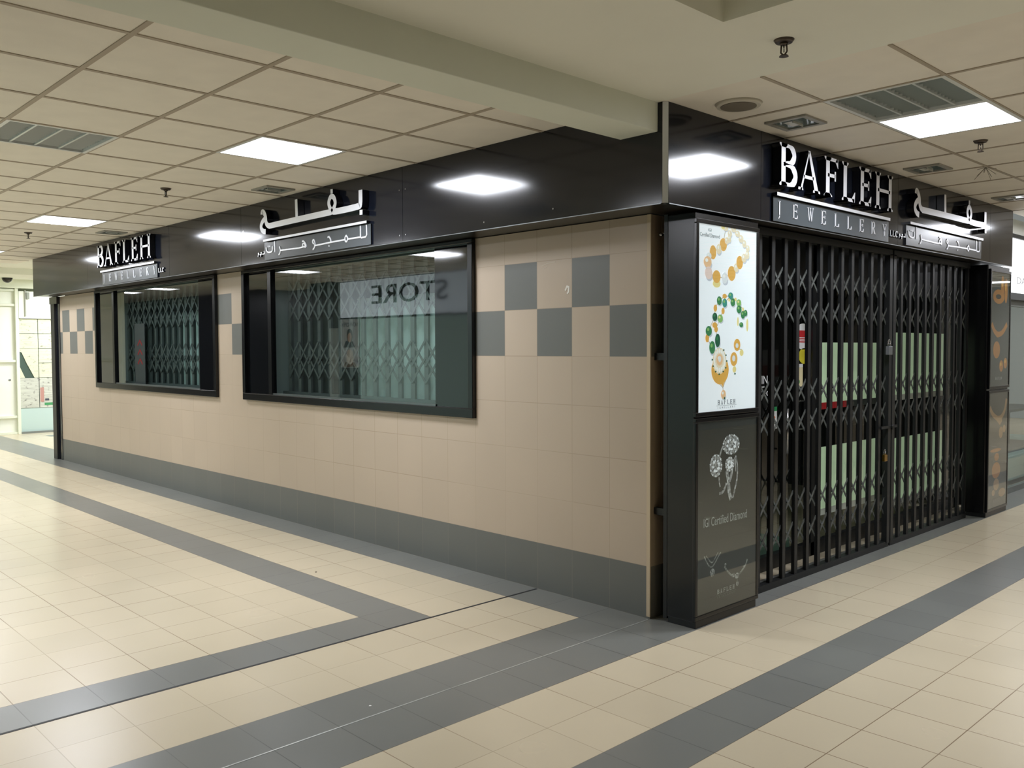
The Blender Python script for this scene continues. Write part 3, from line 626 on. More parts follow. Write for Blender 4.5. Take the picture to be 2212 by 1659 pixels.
# ================================================================== FASCIA
t = thing('shop_fascia', 'glossy black panelled fascia wrapping the top of the corner shop', 'fascia', (.3, -.27, 2.3))
JX = [-10.53, -8.32, -5.905, -4.345, -1.95, .278]
for i, (a, b_) in enumerate(zip(JX[:-1], JX[1:])):
    b = new_bm(); box(b, a+.0015, b_-.0015, -.27, -.245, 2.3, 2.819); obj('panel', b, M_BLACK, t)
JY = [-.248, .66, 2.58, 4.535, 5.14]
for a, b_ in zip(JY[:-1], JY[1:]):
    b = new_bm(); box(b, .275, .3, a+.0015, b_-.0015, 2.3, 2.819); obj('panel', b, M_BLACK, t)
b = new_bm()
P = [(.2785, -.27), (.30, -.2485), (.27, -.22), (.25, -.245)]
for (p, q) in zip(P, P[1:]+P[:1]): quad(b, [(*p, 2.3), (*q, 2.3), (*q, 2.819), (*p, 2.819)])
obj('corner_trim', b, mat('corner_trim_metal', (216, 220, 226), .35, metal=.5), t)
b = new_bm(); box(b, -10.53, .275, -.245, -.003, 2.305, 2.315); box(b, .004, .275, -.003, 5.14, 2.305, 2.315)
obj('soffit', b, M_SOFFIT, t)
b = new_bm(); box(b, -10.53, .27, -.272, -.266, 2.296, 2.301); box(b, .296, .302, -.24, 5.14, 2.296, 2.301)
obj('bottom_edge', b, mat('edge_profile', (120, 124, 126), .3, metal=.8), t)
b = new_bm()
for (u, v) in ((-1.985, 2.66), (-1.915, 2.66), (-1.985, 2.345), (-1.915, 2.345), (-8.36, 2.66), (-1.10, 2.345), (-4.30, 2.60), (-.5, 2.36)):
    b = new_bm(); disc(b, on_left(0), u, v, .005, .005, .002, 8); obj('rivet', b, M_CHROME, t)

# ================================================================== SIGNS
def english_sign(M, loc, label_):
    t = thing('shop_sign', label_, 'shop sign', loc, None)
    W_ = {'B': (0, .2), 'A': (.222, .278), 'F': (.555, .185), 'L': (.795, .185), 'E': (1.045, .18), 'H': (1.288, .29)}
    for ch in 'BAFLEH':
        b = new_bm(); glyph(b, M, ch, W_[ch][0], 2.513, W_[ch][1], .25, .004, .06, thick=.19, thin=.09)
        obj('letter', b, [M_FACE, M_RETURN], t)
    b = new_bm(); poly(b, M, [(.02, 2.455), (1.60, 2.455), (1.60, 2.475), (.02, 2.475)], .0005, .035, 0, 1); obj('underline_bar', b, [M_FACE, M_RETURN], t)
    b = new_bm(); poly(b, M, [(.015, 2.307), (1.625, 2.307), (1.625, 2.452), (.015, 2.452)], .0005, .012, 0, 1)
    p = obj('name_plate', b, [M_PLATE, M_RETURN], t)
    for i, ch in enumerate('JEWELLERY'):
        b = new_bm(); glyph(b, M, ch, .06+i*.183, 2.342, .058*({'W': 1.3, 'J': .7}.get(ch, 1)), .088, .012, .016, thick=.12, thin=.06, sides=(0, 0))
        obj('letter', b, M_FACE, p)
    for i, ch in enumerate('LLC'):
        b = new_bm(); glyph(b, M, ch, 1.645+i*.05, 2.353, .042, .046, .001, .012, thick=.24, thin=.12)
        obj('small_letter', b, [M_FACE, M_RETURN], t)
    return t
def arabic_sign(M, loc, label_):
    t = thing('shop_sign', label_, 'shop sign', loc, None)
    b = new_bm(); n = 0
    for k, w, p in AR_BIG:
        if k == 'bar': continue
        n += 1
        pts = smooth_pts(p, 2) if len(p) > 4 else p
        eps = n*.00012
        ribbon(b, M, pts, w*.86, .004, .06+eps, 0, 1)
    obj('arabic_word', b, [M_FACE, M_RETURN], t)
    b = new_bm(); poly(b, M, [(.12, 2.467), (1.66, 2.467), (1.66, 2.485), (.12, 2.485)], .0005, .035, 0, 1); obj('underline_bar', b, [M_FACE, M_RETURN], t)
    b = new_bm(); poly(b, M, [(.10, 2.312), (1.68, 2.312), (1.68, 2.462), (.10, 2.462)], .0005, .012, 0, 1); pl = obj('name_plate', b, [M_PLATE, M_RETURN], t)
    b = new_bm()
    for i, p in enumerate(AR_SMALL): ribbon(b, M, smooth_pts(p, 1) if len(p) > 4 else p, .0115, .012, .016+i*.00008, 0, 0)
    obj('arabic_lettering', b, M_FACE, pl)
    b = new_bm()
    for i, p in enumerate(AR_TINY): ribbon(b, M, p, .009, .001, .010+i*.00008, 0, 1)
    obj('small_arabic_lettering', b, [M_FACE, M_RETURN], t)
    return t
english_sign(on_left(-7.81), (-7.0, -.27, 2.3), 'English letters BAFLEH JEWELLERY LLC on the long left fascia above the smaller window')
arabic_sign(on_left(-4.0), (-3.2, -.27, 2.3), 'Arabic letters on the long left fascia above the larger window')
english_sign(on_front(.766), (.3, 1.6, 2.3), 'English letters BAFLEH JEWELLERY LLC on the front fascia above the folding gate')
arabic_sign(on_front(2.60), (.3, 3.5, 2.3), 'Arabic letters on the front fascia at the right end')

# ================================================================== CORNER POST AT THE LEFT END
t = thing('corner_post', 'tall narrow black post at the far left end of the tiled wall', 'post', (-10.45, 0, 0))
b = new_bm(); box(b, -10.60, -10.44, -.035, .10, .0, 2.30); obj('column', b, M_BLACK_MATT, t, bevel=.004)
b = new_bm(); box(b, -10.44, -10.30, -.008, .10, .0, 2.30); obj('side_channel', b, M_BLACK, t)
b = new_bm(); box(b, -10.61, -10.29, -.045, .10, 2.2, 2.30); obj('head_plate', b, M_BLACK, t)

# ================================================================== DISPLAY WINDOWS IN THE LEFT WALL
def display_window(n, x0, x1, gl0, gl1, pan_l, pan_r, split):
    z0, z1 = 1.07, 2.30
    b = new_bm(); d = -.035
    box(b, x0, x1, d, .02, z0, z0+.065); box(b, x0, x1, d, .02, z1-.028, z1)
    box(b, x0, x0+.05, d, .02, z0+.065, z1-.028); box(b, x1-.05, x1, d, .02, z0+.065, z1-.028)
    o = struct('window_%d' % n, b, M_FRAME, bevel=.004)
    b = new_bm(); box(b, gl0-.06, gl0, -.02, .03, z0+.065, z1-.028); obj('mullion', b, M_FRAME, o)
    b = new_bm(); box(b, x0+.05, gl0-.06, -.004, .006, z0+.065, z1-.028); obj('side_panel', b, mat('side_panel_gloss', (11, 13, 16), .03, spec=.9), o)
    b = new_bm(); box(b, gl1, x1-.05, -.004, .006, z0+.065, z1-.028); obj('side_panel', b, mat('side_panel_gloss2', (9, 10, 12), .05, spec=.8, bump=.15, bscale=3.), o)
    b = new_bm(); quad(b, [(gl0, .004, z0+.065), (gl1, .004, z0+.065), (gl1, .004, z1-.028), (gl0, .004, z1-.028)]); obj('pane', b, M_GLASSG, o)
    b = new_bm(); box(b, gl0-.01, gl1+.01, -.012, .004, z0+.062, z0+.078); obj('sill_bead', b, mat('sill_bead', (110, 118, 116), .3, metal=.6), o)
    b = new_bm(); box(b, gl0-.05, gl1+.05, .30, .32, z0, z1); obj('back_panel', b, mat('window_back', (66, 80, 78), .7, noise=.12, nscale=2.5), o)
    b = new_bm(); box(b, split, gl1+.04, .288, .299, z0+.05, 1.98); obj('painted_glow_board', b, mat('window_board', (158, 180, 174), .7, noise=.06, nscale=3), o)  # pale colour stands in for the bright reflection at the right of the glass
    b = new_bm()
    box(b, gl0-.05, gl0-.04, .02, .3, z0, z1); box(b, gl1+.04, gl1+.05, .02, .3, z0, z1); box(b, gl0-.05, gl1+.05, .02, .3, z0+.03, z0+.045); box(b, gl0-.05, gl1+.05, .02, .3, z1-.02, z1-.01)
    obj('reveal', b, mat('window_reveal', (120, 132, 130), .6), o)
    return o
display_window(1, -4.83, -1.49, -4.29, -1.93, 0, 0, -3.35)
display_window(2, -8.83, -5.40, -8.19, -5.83, 0, 0, -6.95)
M_WG = mat('window_grille_paint', (70, 78, 77), .45, noise=.1, nscale=12)
def window_grille(x0, x1, label_):
    t = thing('security_grille', label_, 'security grille', ((x0+x1)/2, .12, 1.13), 'folding grilles inside the windows')
    p = .167; n = int((x1-x0)/p); off = x1-n*p
    barp = crossp = None
    zt = (2.07, 1.90, 1.516, 1.386)
    for i in range(n+1):
        x = off+i*p-.09
        if x < x0: continue
        if barp is None:
            b = new_bm(); box(b, x-.022, x+.022, .11, .13, 1.15, 2.27); box(b, x-.026, x-.022, .11, .16, 1.15, 2.27); barp = obj('bar', b, M_WG, t)
            bz = ORG[barp.name]; b0 = x
        else: shared('bar', barp, t, (bz.x+x-b0, bz.y, bz.z))
    for i in range(n):
        x = off+i*p-.09+p/2
        for z in zt:
            if x < x0+.05: continue
            if crossp is None:
                b = new_bm()
                for s in (-1, 1):
                    M = lambda u, v, w, s=s: (x+s*u, .104-w-(.004 if s > 0 else 0), z+v)
                    ribbon(b, M, [(-p/2, -.095), (p/2, .095)], .020, 0, .003, 0, 0)
                crossp = obj('cross_brace', b, M_WG, t); cz = ORG[crossp.name].copy(); c0 = (x, z)
            else: shared('cross_brace', crossp, t, (cz.x+x-c0[0], cz.y, cz.z+z-c0[1]))
    b = new_bm(); box(b, x0, x1, .10, .15, 1.125, 1.165); obj('bottom_rail', b, M_WG, t)
    b = new_bm(); box(b, x0, x1, .10, .15, 2.25, 2.285); obj('top_rail', b, M_WG, t)
window_grille(-4.30, -1.92, 'grey folding grille behind the glass of the larger window')
window_grille(-8.20, -5.82, 'grey folding grille behind the glass of the smaller far window')
b = new_bm(); box(b, -7.72, -7.42, .05, .056, 1.14, 1.86)
t = tag(obj('banner', b, mat('banner_grey', (84, 84, 86), .5)), 'narrow dark banner with red writing inside the smaller far window', 'banner')
b = new_bm(); M = on_left(-7.65, .05)
for i in range(3): ribbon(b, M, [(.02, 1.38+i*.11), (.09, 1.44+i*.11), (.16, 1.38+i*.11)], .02, .0005, .002, 0, 0)
obj('lettering', b, M_RED, t)

# ================================================================== POSTER PILLARS
PC = {'g': (232, 176, 84), 'p': (240, 224, 196), 'w': (232, 234, 238), 'o': (242, 196, 150), 'k': (240, 214, 206), 'y': (240, 222, 150), 'n': (58, 132, 82), 't': (62, 150, 136), 'l': (140, 190, 110), 'd': (30, 92, 66), 'q': (230, 150, 62), 'v': (214, 166, 118), 's': (206, 209, 220), 'h': (250, 248, 244)}
def frame_rect(b, M, u0, u1, v0, v1, w, d0, d1):
    for (a0, a1, c0, c1) in ((u0, u1, v0, v0+w), (u0, u1, v1-w, v1), (u0, u0+w, v0+w, v1-w), (u1-w, u1, v0+w, v1-w)):
        poly(b, M, [(a0, c0), (a1, c0), (a1, c1), (a0, c1)], d0, d1, 0, 0)
def pillar(y0, y1, label_, x0=.10):
    t = thing('poster_pillar', label_, 'poster pillar', (.2, (y0+y1)/2, 0))
    M = on_front(0.)
    b = new_bm(); box(b, x0, .282, y0, y1, .035, 2.285); obj('case', b, M_PILLAR, t, bevel=.006)
    b = new_bm(); box(b, x0+.005, .292, y0+.005, y1-.015, .0, .045); obj('plinth', b, M_BLACK_MATT, t, bevel=.004)
    return t, M
def poster(t, M, u0, u1, v0, v1, back):
    b = new_bm(); poly(b, M, [(u0, v0), (u1, v0), (u1, v1), (u0, v1)], -.016, -.0068, 0, 0); p = obj('poster', b, back, t)
    b = new_bm(); frame_rect(b, M, u0-.022, u1+.022, v0-.024, v1+.024, .024, -.018, .002); obj('poster_frame', b, M_FRAME, t, bevel=.003)
    b = new_bm(); poly(b, M, [(u0, v0), (u1, v0), (u1, v1), (u0, v1)], -.0013, -.0008, 0, 0); obj('cover_glass', b, M_GLASS, t)
    return p
LIT_PRINTS = ('necklace_print', 'green_necklace_print', 'pendant_print', 'earring_print')
def prints(p, M, name, L, base=-.0064):
    b = new_bm(); keys = []
    L2 = []
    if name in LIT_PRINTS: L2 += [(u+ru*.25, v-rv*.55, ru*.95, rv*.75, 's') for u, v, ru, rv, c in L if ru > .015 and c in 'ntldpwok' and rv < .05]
    for u, v, ru, rv, c in L:
        L2.append((u, v, ru, rv, c))
        if c == 'z' and ru > .03: L2 += [(u+ru*.97*math.cos(2*PI*k/32), v+rv*.97*math.sin(2*PI*k/32), .0065, .0055, 'z' if k % 3 else 'w') for k in range(32)]+[(u+ru*(.5*math.cos(2.4*k)), v+rv*(.5*math.sin(2.4*k)), .006+.004*(k % 3), .006+.003*(k % 2), 'w') for k in range(9)]
        elif c in 'ntldpwoq' and .017 < ru < .06 and rv > .012: L2.append((u-ru*.25, v+rv*.3, ru*.38, rv*.32, {'n': 'l', 't': 'l', 'd': 'n', 'l': 'y', 'q': 'g'}.get(c, 'h')))
    for i, (u, v, ru, rv, c) in enumerate(L2):
        if c not in keys: keys.append(c)
        disc(b, M, u, v, ru, rv, base+i*.00003, 24, keys.index(c), .0002)
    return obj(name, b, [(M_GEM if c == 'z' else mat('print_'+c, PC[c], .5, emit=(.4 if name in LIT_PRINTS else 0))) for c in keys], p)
M_GEM = gem_mat('diamond_print', (90, 90, 92), (238, 238, 240), 110.)
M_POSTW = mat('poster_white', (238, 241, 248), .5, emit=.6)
M_POSTD = mat('poster_dark', (62, 62, 60), .5)
t, M = pillar(.02, .665, 'black corner pillar with a white necklace poster above a dark diamond poster')
p = poster(t, M, .03, .628, 1.195, 2.225, M_POSTW)
# warm-side: necklace strings first
b = new_bm()
for pts in ([(.30, 2.22), (.276, 2.126), (.174, 2.076), (.122, 2.02), (.132, 1.961), (.21, 1.944), (.291, 1.941), (.362, 1.97), (.445, 2.037), (.525, 2.086), (.529, 2.124), (.42, 2.199), (.36, 2.222)],
            [(.354, 1.843), (.292, 1.839), (.239, 1.812), (.199, 1.769), (.195, 1.721), (.136, 1.642), (.121, 1.602), (.17, 1.551), (.24, 1.50), (.223, 1.59), (.207, 1.652), (.248, 1.713), (.276, 1.755), (.293, 1.801), (.354, 1.843), (.439, 1.806), (.511, 1.749)],
            [(.193, 1.379), (.281, 1.325), (.316, 1.376)], [(.281, 1.33), (.284, 1.30)], [(.424, 1.54), (.472, 1.54)]):
    ribbon(b, M, pts, .004, -.0068, -.00665, 0, 0)
obj('necklace_string', b, mat('string_gold', (214, 180, 120), .5), p)
prints(p, M, 'necklace_print', PA[:24], -.0062)
prints(p, M, 'green_necklace_print', PA[24:46], -.0062)
prints(p, M, 'pendant_print', PA[49:51]+[(.244+.052*math.cos(2*PI*k/16), 1.478+.054*math.sin(2*PI*k/16), .009, .013, 'h') for k in range(16)]+PA[51:55]+PA[61:], -.0058)
prints(p, M, 'earring_print', PA[46:49]+PA[55:61], -.0062)
b = new_bm(); poly(b, M, [(.185, 1.40), (.318, 1.40), (.281, 1.33)], -.0066, -.0062, 0, 0); obj('pendant_tip', b, mat('print_g', PC['g']), p)
text('lettering', 'IGI', M, .128, 2.188, .03, .016, M_INK, p, .0003, -.0066)
text('lettering', 'Certified Diamond', M, .05, 2.156, .19, .022, M_INK, p, .0003, -.0066)
b = new_bm(); word(b, M, 'BAFLEH', .23, 1.229, .178, .026, -.0068, -.0062, sides=(0, 0)); obj('lettering', b, M_INK, p)
b = new_bm(); poly(b, M, [(.217, 1.2225), (.421, 1.2225), (.421, 1.224), (.217, 1.224)], -.0068, -.0062, 0, 0); word(b, M, 'JEWELLERY', .228, 1.207, .18, .010, -.0068, -.0062, frac=.45, thick=.11, thin=.06, sides=(0, 0)); obj('lettering', b, M_INK, p)
p = poster(t, M, .03, .640, .072, 1.140, M_POSTD)
b = new_bm()
for i, (w, pts) in enumerate(RINGS): ribbon(b, M, smooth_pts(pts, 2), w, -.0068, -.0064+i*.00004, 0, 0)
obj('ring_print', b, gem_mat('silver_print', (120, 120, 124), (245, 245, 248), 60.), p)
prints(p, M, 'diamond_print', GEMS, -.0058)
b = new_bm()
for i, (w, pts) in enumerate(NK): ribbon(b, M, smooth_pts(pts, 2), w, -.0068, -.0064+i*.00004, 0, 0)
obj('necklace_print', b, gem_mat('silver_print2', (90, 92, 92), (190, 192, 188), 90.), p)
prints(p, M, 'diamond_print', NG, -.0058)
text('lettering', 'IGI Certified Diamond', M, .098, .552, .443, .050, M_SILVERINK, p, .0003, -.0066)
b = new_bm(); word(b, M, 'BAFLEH', .235, .154, .178, .026, -.0068, -.0062, sides=(0, 0)); obj('lettering', b, M_SILVERINK, p)
b = new_bm(); poly(b, M, [(.224, .1455), (.427, .1455), (.427, .147), (.224, .147)], -.0068, -.0062, 0, 0); word(b, M, 'JEWELLERY', .235, .130, .178, .010, -.0068, -.0062, frac=.45, sides=(0, 0)); obj('lettering', b, mat('dim_ink', (130, 132, 130)), p)
for z in (1.50, .62):
    b = new_bm(); box(b, .004, .10, .03, .06, z-.02, z+.02); obj('bracket', b, M_BLACK_MATT, t)
b = new_bm(); box(b, .075, .10, .022, .05, .02, 2.29); obj('back_rail', b, M_BLACK_MATT, t)
b = new_bm(); cyl(b, (.03, .035, 2.185), (.055, .035, 2.185), .009, seg=12); cyl(b, (.062, .035, 2.19), (.085, .035, 2.19), .009, seg=12); obj('bolts', b, M_CHROME, t)

t, M = pillar(4.56, 5.135, 'farther black pillar with two dark posters of orange gold jewellery', .12)
p = poster(t, M, 4.60, 5.10, 1.19, 2.225, mat('poster_slate', (74, 78, 80), .5, noise=.08, nscale=2))
prints(p, M, 'bangle_print', PB[0:3], -.0062)
b = new_bm(); disc(b, M, 4.80, 2.006, .07, .022, -.0050, 20); obj('bangle_hole', b, M_POSTD, p)
b = new_bm(); ribbon(b, M, smooth_pts(PBR[0][1], 2), .048, -.0068, -.0064, 0, 0); obj('necklace_print', b, mat('print_q', PC['q']), p)
prints(p, M, 'pendant_print', PB[3:7], -.0062)
b = new_bm(); word(b, M, 'BAFLEH', 4.76, 1.245, .17, .024, -.0068, -.0062, sides=(0, 0)); obj('lettering', b, M_SILVERINK, p)
p = poster(t, M, 4.60, 5.10, .07, 1.125, mat('poster_brown', (92, 84, 78), .5, noise=.1, nscale=2))
b = new_bm(); ribbon(b, M, smooth_pts([(4.63, 1.0), (4.692, .933), (4.873, .871), (5.026, .933), (5.075, 1.06)], 2), .045, -.0068, -.0064, 0, 0)
ribbon(b, M, [(4.82, .891), (4.90, .85), (4.95, .88)], .05, -.0068, -.0062, 0, 0); obj('necklace_print', b, mat('print_v', PC['v']), p)
prints(p, M, 'earring_print', PB[7:9], -.0062)
prints(p, M, 'ornament_print', PB[9:12], -.0062)
prints(p, M, 'tassel_print', [(u, v, ru*.8, rv*.8, c) for u, v, ru, rv, c in PB[12:]], -.0058)
b = new_bm(); word(b, M, 'BAFLEH', 4.76, .115, .17, .024, -.0068, -.0062, sides=(0, 0)); obj('lettering', b, mat('dim_ink2', (140, 132, 128)), p)

# ================================================================== FOLDING GATE (two leaves)
GX = .14
def gate_leaf(ys, xs_c, label_, lock_end):
    t = thing('folding_gate', label_, 'folding gate', (GX, (ys[0]+ys[-1])/2, 0), 'two leaves of the folding gate')
    b = new_bm(); y = ys[0]
    box(b, GX-.002, GX+.020, y-.022, y-.015, .04, 2.25); box(b, GX-.002, GX+.020, y+.015, y+.022, .04, 2.25); box(b, GX+.016, GX+.020, y-.022, y+.022, .04, 2.25)
    proto = obj('bar', b, M_GATE, t); L0 = ORG[proto.name].copy()
    for yy in ys[1:]: shared('bar', proto, t, (L0.x, L0.y+yy-ys[0], L0.z))
    cp = None
    for yc, hp in xs_c:
        for z in (1.995, 1.785, 1.265, 1.06, .53, .32):
            if cp is None:
                b = new_bm(); yy, zz = yc, z
                for s in (-1, 1):
                    M = lambda u, v, w, s=s: (GX-.002+w+(.006 if s > 0 else 0), yy+s*u, zz+v)
                    ribbon(b, M, [(-hp, -.088), (hp, .088)], .015, 0, .004, 0, 0)
                cyl(b, (GX-.008, yy, zz), (GX+.010, yy, zz), .006, seg=8)
                cp = obj('cross_brace', b, M_STRAP, t); C0 = ORG[cp.name].copy(); q0 = (yc, z)
            else: shared('cross_brace', cp, t, (C0.x, C0.y+yc-q0[0], C0.z+z-q0[1]))
    b = new_bm(); box(b, GX-.03, GX+.024, ys[0]-.02, ys[-1]+.02, .0, .042); obj('bottom_rail', b, M_GATE, t)
    b = new_bm(); box(b, GX-.04, GX+.03, ys[0]-.02, ys[-1]+.02, 2.25, 2.295); obj('top_rail', b, M_GATE, t)
    b = new_bm(); y = lock_end; box(b, GX-.012, GX+.030, y-.024, y+.024, .03, 2.26); obj('lock_stile', b, M_GATE, t)
    return t
P1 = .1575
yl = [.741+P1*i for i in range(13)]
gate_leaf(yl+[2.785], [(.82+P1*i, P1/2) for i in range(12)]+[(2.712, P1/2)], 'left leaf of the black folding gate with worn grey cross straps', 2.785)
yr = [2.853+.1575*j for j in range(11)]
gate_leaf(yr, [(2.9315+.1575*j, P1/2) for j in range(10)], 'right leaf of the black folding gate beside the far pillar', 2.853)
def padlock(x, y, z, s, m, label_):
    t = thing('padlock', label_, 'padlock', (x, y, z), None)
    b = new_bm(); box(b, x-.010*s, x+.012*s, y-.024*s, y+.024*s, z, z+.05*s); obj('body', b, m, t, bevel=.003)
    b = new_bm(); pts = [(y-.014*s, z+.05*s)]+[(y+.014*s*math.cos(a), z+.075*s+.014*s*math.sin(a)) for a in [PI-PI*i/8 for i in range(9)]]+[(y+.014*s, z+.05*s)]
    for p, q in zip(pts[:-1], pts[1:]): cyl(b, (x, p[0], p[1]), (x, q[0], q[1]), .0032*s, seg=8)
    obj('shackle', b, M_CHROME, t)
padlock(.195, 2.70, 1.49, 1.3, mat('lock_grey', (120, 124, 126), .4, metal=.4), 'grey square padlock high on the meeting stiles of the folding gate')
padlock(.19, 2.66, .68, 1.0, M_BRASS, 'brass padlock hanging lower on the folding gate')
b = new_bm(); box(b, .17, .182, 2.62, 2.90, .925, .945); cyl(b, (.187, 2.80, .915), (.187, 2.80, .955), .006, seg=8)
tag(obj('latch_bar', b, M_GATE), 'flat black latch bar across the middle of the folding gate', 'latch')

# ================================================================== GLASS SHOPFRONT BEHIND THE GATE
o = None
b = new_bm()
for y in (.70, 2.10, 3.50, 4.92): box(b, -.15, -.10, y-.025, y+.025, 0, 2.3)
box(b, -.15, -.10, .70, 4.92, 2.0, 2.3); box(b, -.15, -.10, .70, 4.92, 0, .10)
o = struct('door_1', b, mat('shopfront_frame', (24, 26, 27), .4))
for a, c in ((.725, 2.075), (2.125, 3.475), (3.525, 4.895)):
    b = new_bm(); quad(b, [(-.125, a, .1), (-.125, c, .1), (-.125, c, 2.0), (-.125, a, 2.0)]); obj('pane', b, M_GLASS, o)
b = new_bm(); cyl(b, (-.07, 1.66, .80), (-.07, 1.66, 1.12), .011, seg=12)
for z in (.83, 1.09): cyl(b, (-.10, 1.66, z), (-.07, 1.66, z), .007, seg=8)
obj('door_handle', b, M_CHROME, o)
b = new_bm(); cyl(b, (-.07, 1.74, .965), (-.07, 1.88, .965), .006, seg=8); cyl(b, (-.07, 1.76, 1.165), (-.07, 1.89, 1.165), .006, seg=8); obj('push_bar', b, M_CHROME, o)
b = new_bm(); cyl(b, (-.07, 4.62, 1.045), (-.07, 4.72, 1.035), .006, seg=8); obj('push_bar', b, M_CHROME, o)
boards = [(2.40, 3.38, 1.07, 1.586, 'pale green board behind the gate, upper left of the four'),
          (3.72, 4.88, 1.08, 1.675, 'pale green board behind the gate, upper right of the four'),
          (2.40, 3.39, .245, .775, 'pale green board behind the gate, lower left of the four'),
          (3.73, 4.88, .153, .745, 'pale green board behind the gate, lower right of the four')]
for y0, y1, z0, z1, l in boards:
    red = z0 == 1.07; y0, y1, z0, z1 = [o_+(q-o_)*.98 for q, o_ in ((y0, -4.0245), (y1, -4.0245), (z0, 1.55), (z1, 1.55))]
    t = thing('display_board', l, 'board', (-.21, (y0+y1)/2, z0), 'pale boards inside the shop glass')
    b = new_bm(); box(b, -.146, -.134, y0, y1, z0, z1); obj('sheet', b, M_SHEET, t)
    b = new_bm(); box(b, -.1335, -.131, y0, y0+(.42 if red else y1-y0), z0, z0+.05)
    obj('bottom_strip', b, M_RED if red else mat('strip_white', (224, 228, 215), .5), t)
    if red:
        b = new_bm(); box(b, -.1335, -.131, y0+.42, y1, z0, z0+.05); obj('bottom_strip', b, mat('strip_dark', (60, 66, 60), .5), t)
Mg = on_front(0., -.118)
def glass_sticker(name, label_, cat, base_parts):
    t = thing(name, label_, cat, (-.118, 1.9, base_parts[0][0]))
    for k, (z, nm, fn, m) in enumerate(base_parts):
        b = new_bm(); fn(b, k); obj(nm, b, m, t)
    return t
PW = mat('sticker_white', (232, 234, 232), .5)
glass_sticker('round_sticker', 'round white sticker with a red band on the glass behind the gate', 'sticker', [
    (1.53, 'disc', lambda b, k: disc(b, Mg, 1.96, 1.628, .115, .095, .001, 32), PW),
    (1.60, 'red_band', lambda b, k: poly(b, Mg, [(1.85, 1.585), (2.07, 1.585), (2.07, 1.672), (1.85, 1.672)], .0011, .0018, 0, 0), M_RED),
    (1.60, 'band_lines', lambda b, k: [poly(b, Mg, [(1.86, z), (2.06, z), (2.06, z+.005), (1.86, z+.005)], .0019, .0022, 0, 0) for z in (1.594, 1.606, 1.618)], PW)])
glass_sticker('round_sticker', 'round yellow sticker below the red and white one', 'sticker', [(1.44, 'disc', lambda b, k: disc(b, Mg, 1.985, 1.487, .085, .058, .001, 28), M_YEL)])
CR = mat('card_cream', (224, 214, 170), .6)
for (y0, z0, c, l) in ((1.868, 1.265, (90, 160, 90), 'cream card with a green dot on the glass behind the gate'), (2.03, 1.27, (150, 80, 50), 'cream card with a brown dot on the glass behind the gate')):
    t = thing('card', l, 'card', (-.118, y0+.05, z0), 'cream cards on the shop glass')
    b = new_bm(); poly(b, Mg, [(y0, z0), (y0+.095, z0), (y0+.095, z0+.165), (y0, z0+.165)], .0002, .0012, 0, 0); obj('sheet', b, CR, t)
    b = new_bm(); poly(b, Mg, [(y0, z0+.14), (y0+.095, z0+.14), (y0+.095, z0+.165), (y0, z0+.165)], .0013, .0016, 0, 0); obj('heading', b, PW, t)
    b = new_bm(); disc(b, Mg, y0+.032, z0+.035, .02, .017, .002, 18); obj('dot', b, mat('dot%d' % c[0], c), t)
t = thing('card_sticker', 'white payment sticker with a green top on the glass near the left of the gate', 'sticker', (-.118, 1.56, .98))
b = new_bm(); poly(b, Mg, [(1.525, .98), (1.60, .98), (1.60, 1.115), (1.525, 1.115)], .0002, .0012, 0, 0); obj('sheet', b, PW, t)
b = new_bm(); poly(b, Mg, [(1.525, 1.105), (1.60, 1.105), (1.60, 1.135), (1.525, 1.135)], .0013, .002, 0, 0); obj('green_band', b, mat('sticker_green', (40, 140, 80)), t)
b = new_bm(); disc(b, Mg, 1.562, 1.06, .016, .010, .002, 16); obj('dot', b, mat('sticker_orange', (210, 110, 60)), t)
text('lettering', 'MIN', Mg, 1.33, 1.30, .14, .055, PW, thing('glass_lettering', 'white letters and numbers on the dark glass at the left of the gate', 'lettering', (-.118, 1.4, 1.2)), .001, .0005)
tl = [o_ for o_ in COL.objects if o_.name.startswith('glass_lettering')][0]
text('lettering', '5', Mg, 1.535, 1.31, .025, .045, PW, tl, .001, .0005)
text('lettering', '10:00', Mg, 1.34, 1.215, .22, .035, PW, tl, .001, .0005)
b = new_bm(); poly(b, Mg, [(1.36, 1.275), (1.43, 1.275), (1.43, 1.282), (1.36, 1.282)], .0005, .0015, 0, 0); obj('rule_line', b, PW, tl)
b = new_bm(); box(b, -.75, -.2, 1.10, 1.95, 0, .14); tag(obj('floor_platform', b, mat('platform_green', (96, 122, 104), .5), bevel=.01), 'low green platform on the shop floor behind the left of the gate', 'platform')
for y, w, nm in ((4.60, .05, 'left'), (4.79, .09, 'right')):
    b = new_bm(); cyl(b, (-2.45, y, 2.385), (-2.45, y, 2.42), w*.5, seg=16)
    tag(obj('shop_downlight', b, emit_mat('shop_spot', (1, 1, .95), 2.9)), 'tiny white light glowing inside the dark shop, %s one of the pair' % nm, 'light', 'tiny lights inside the shop')

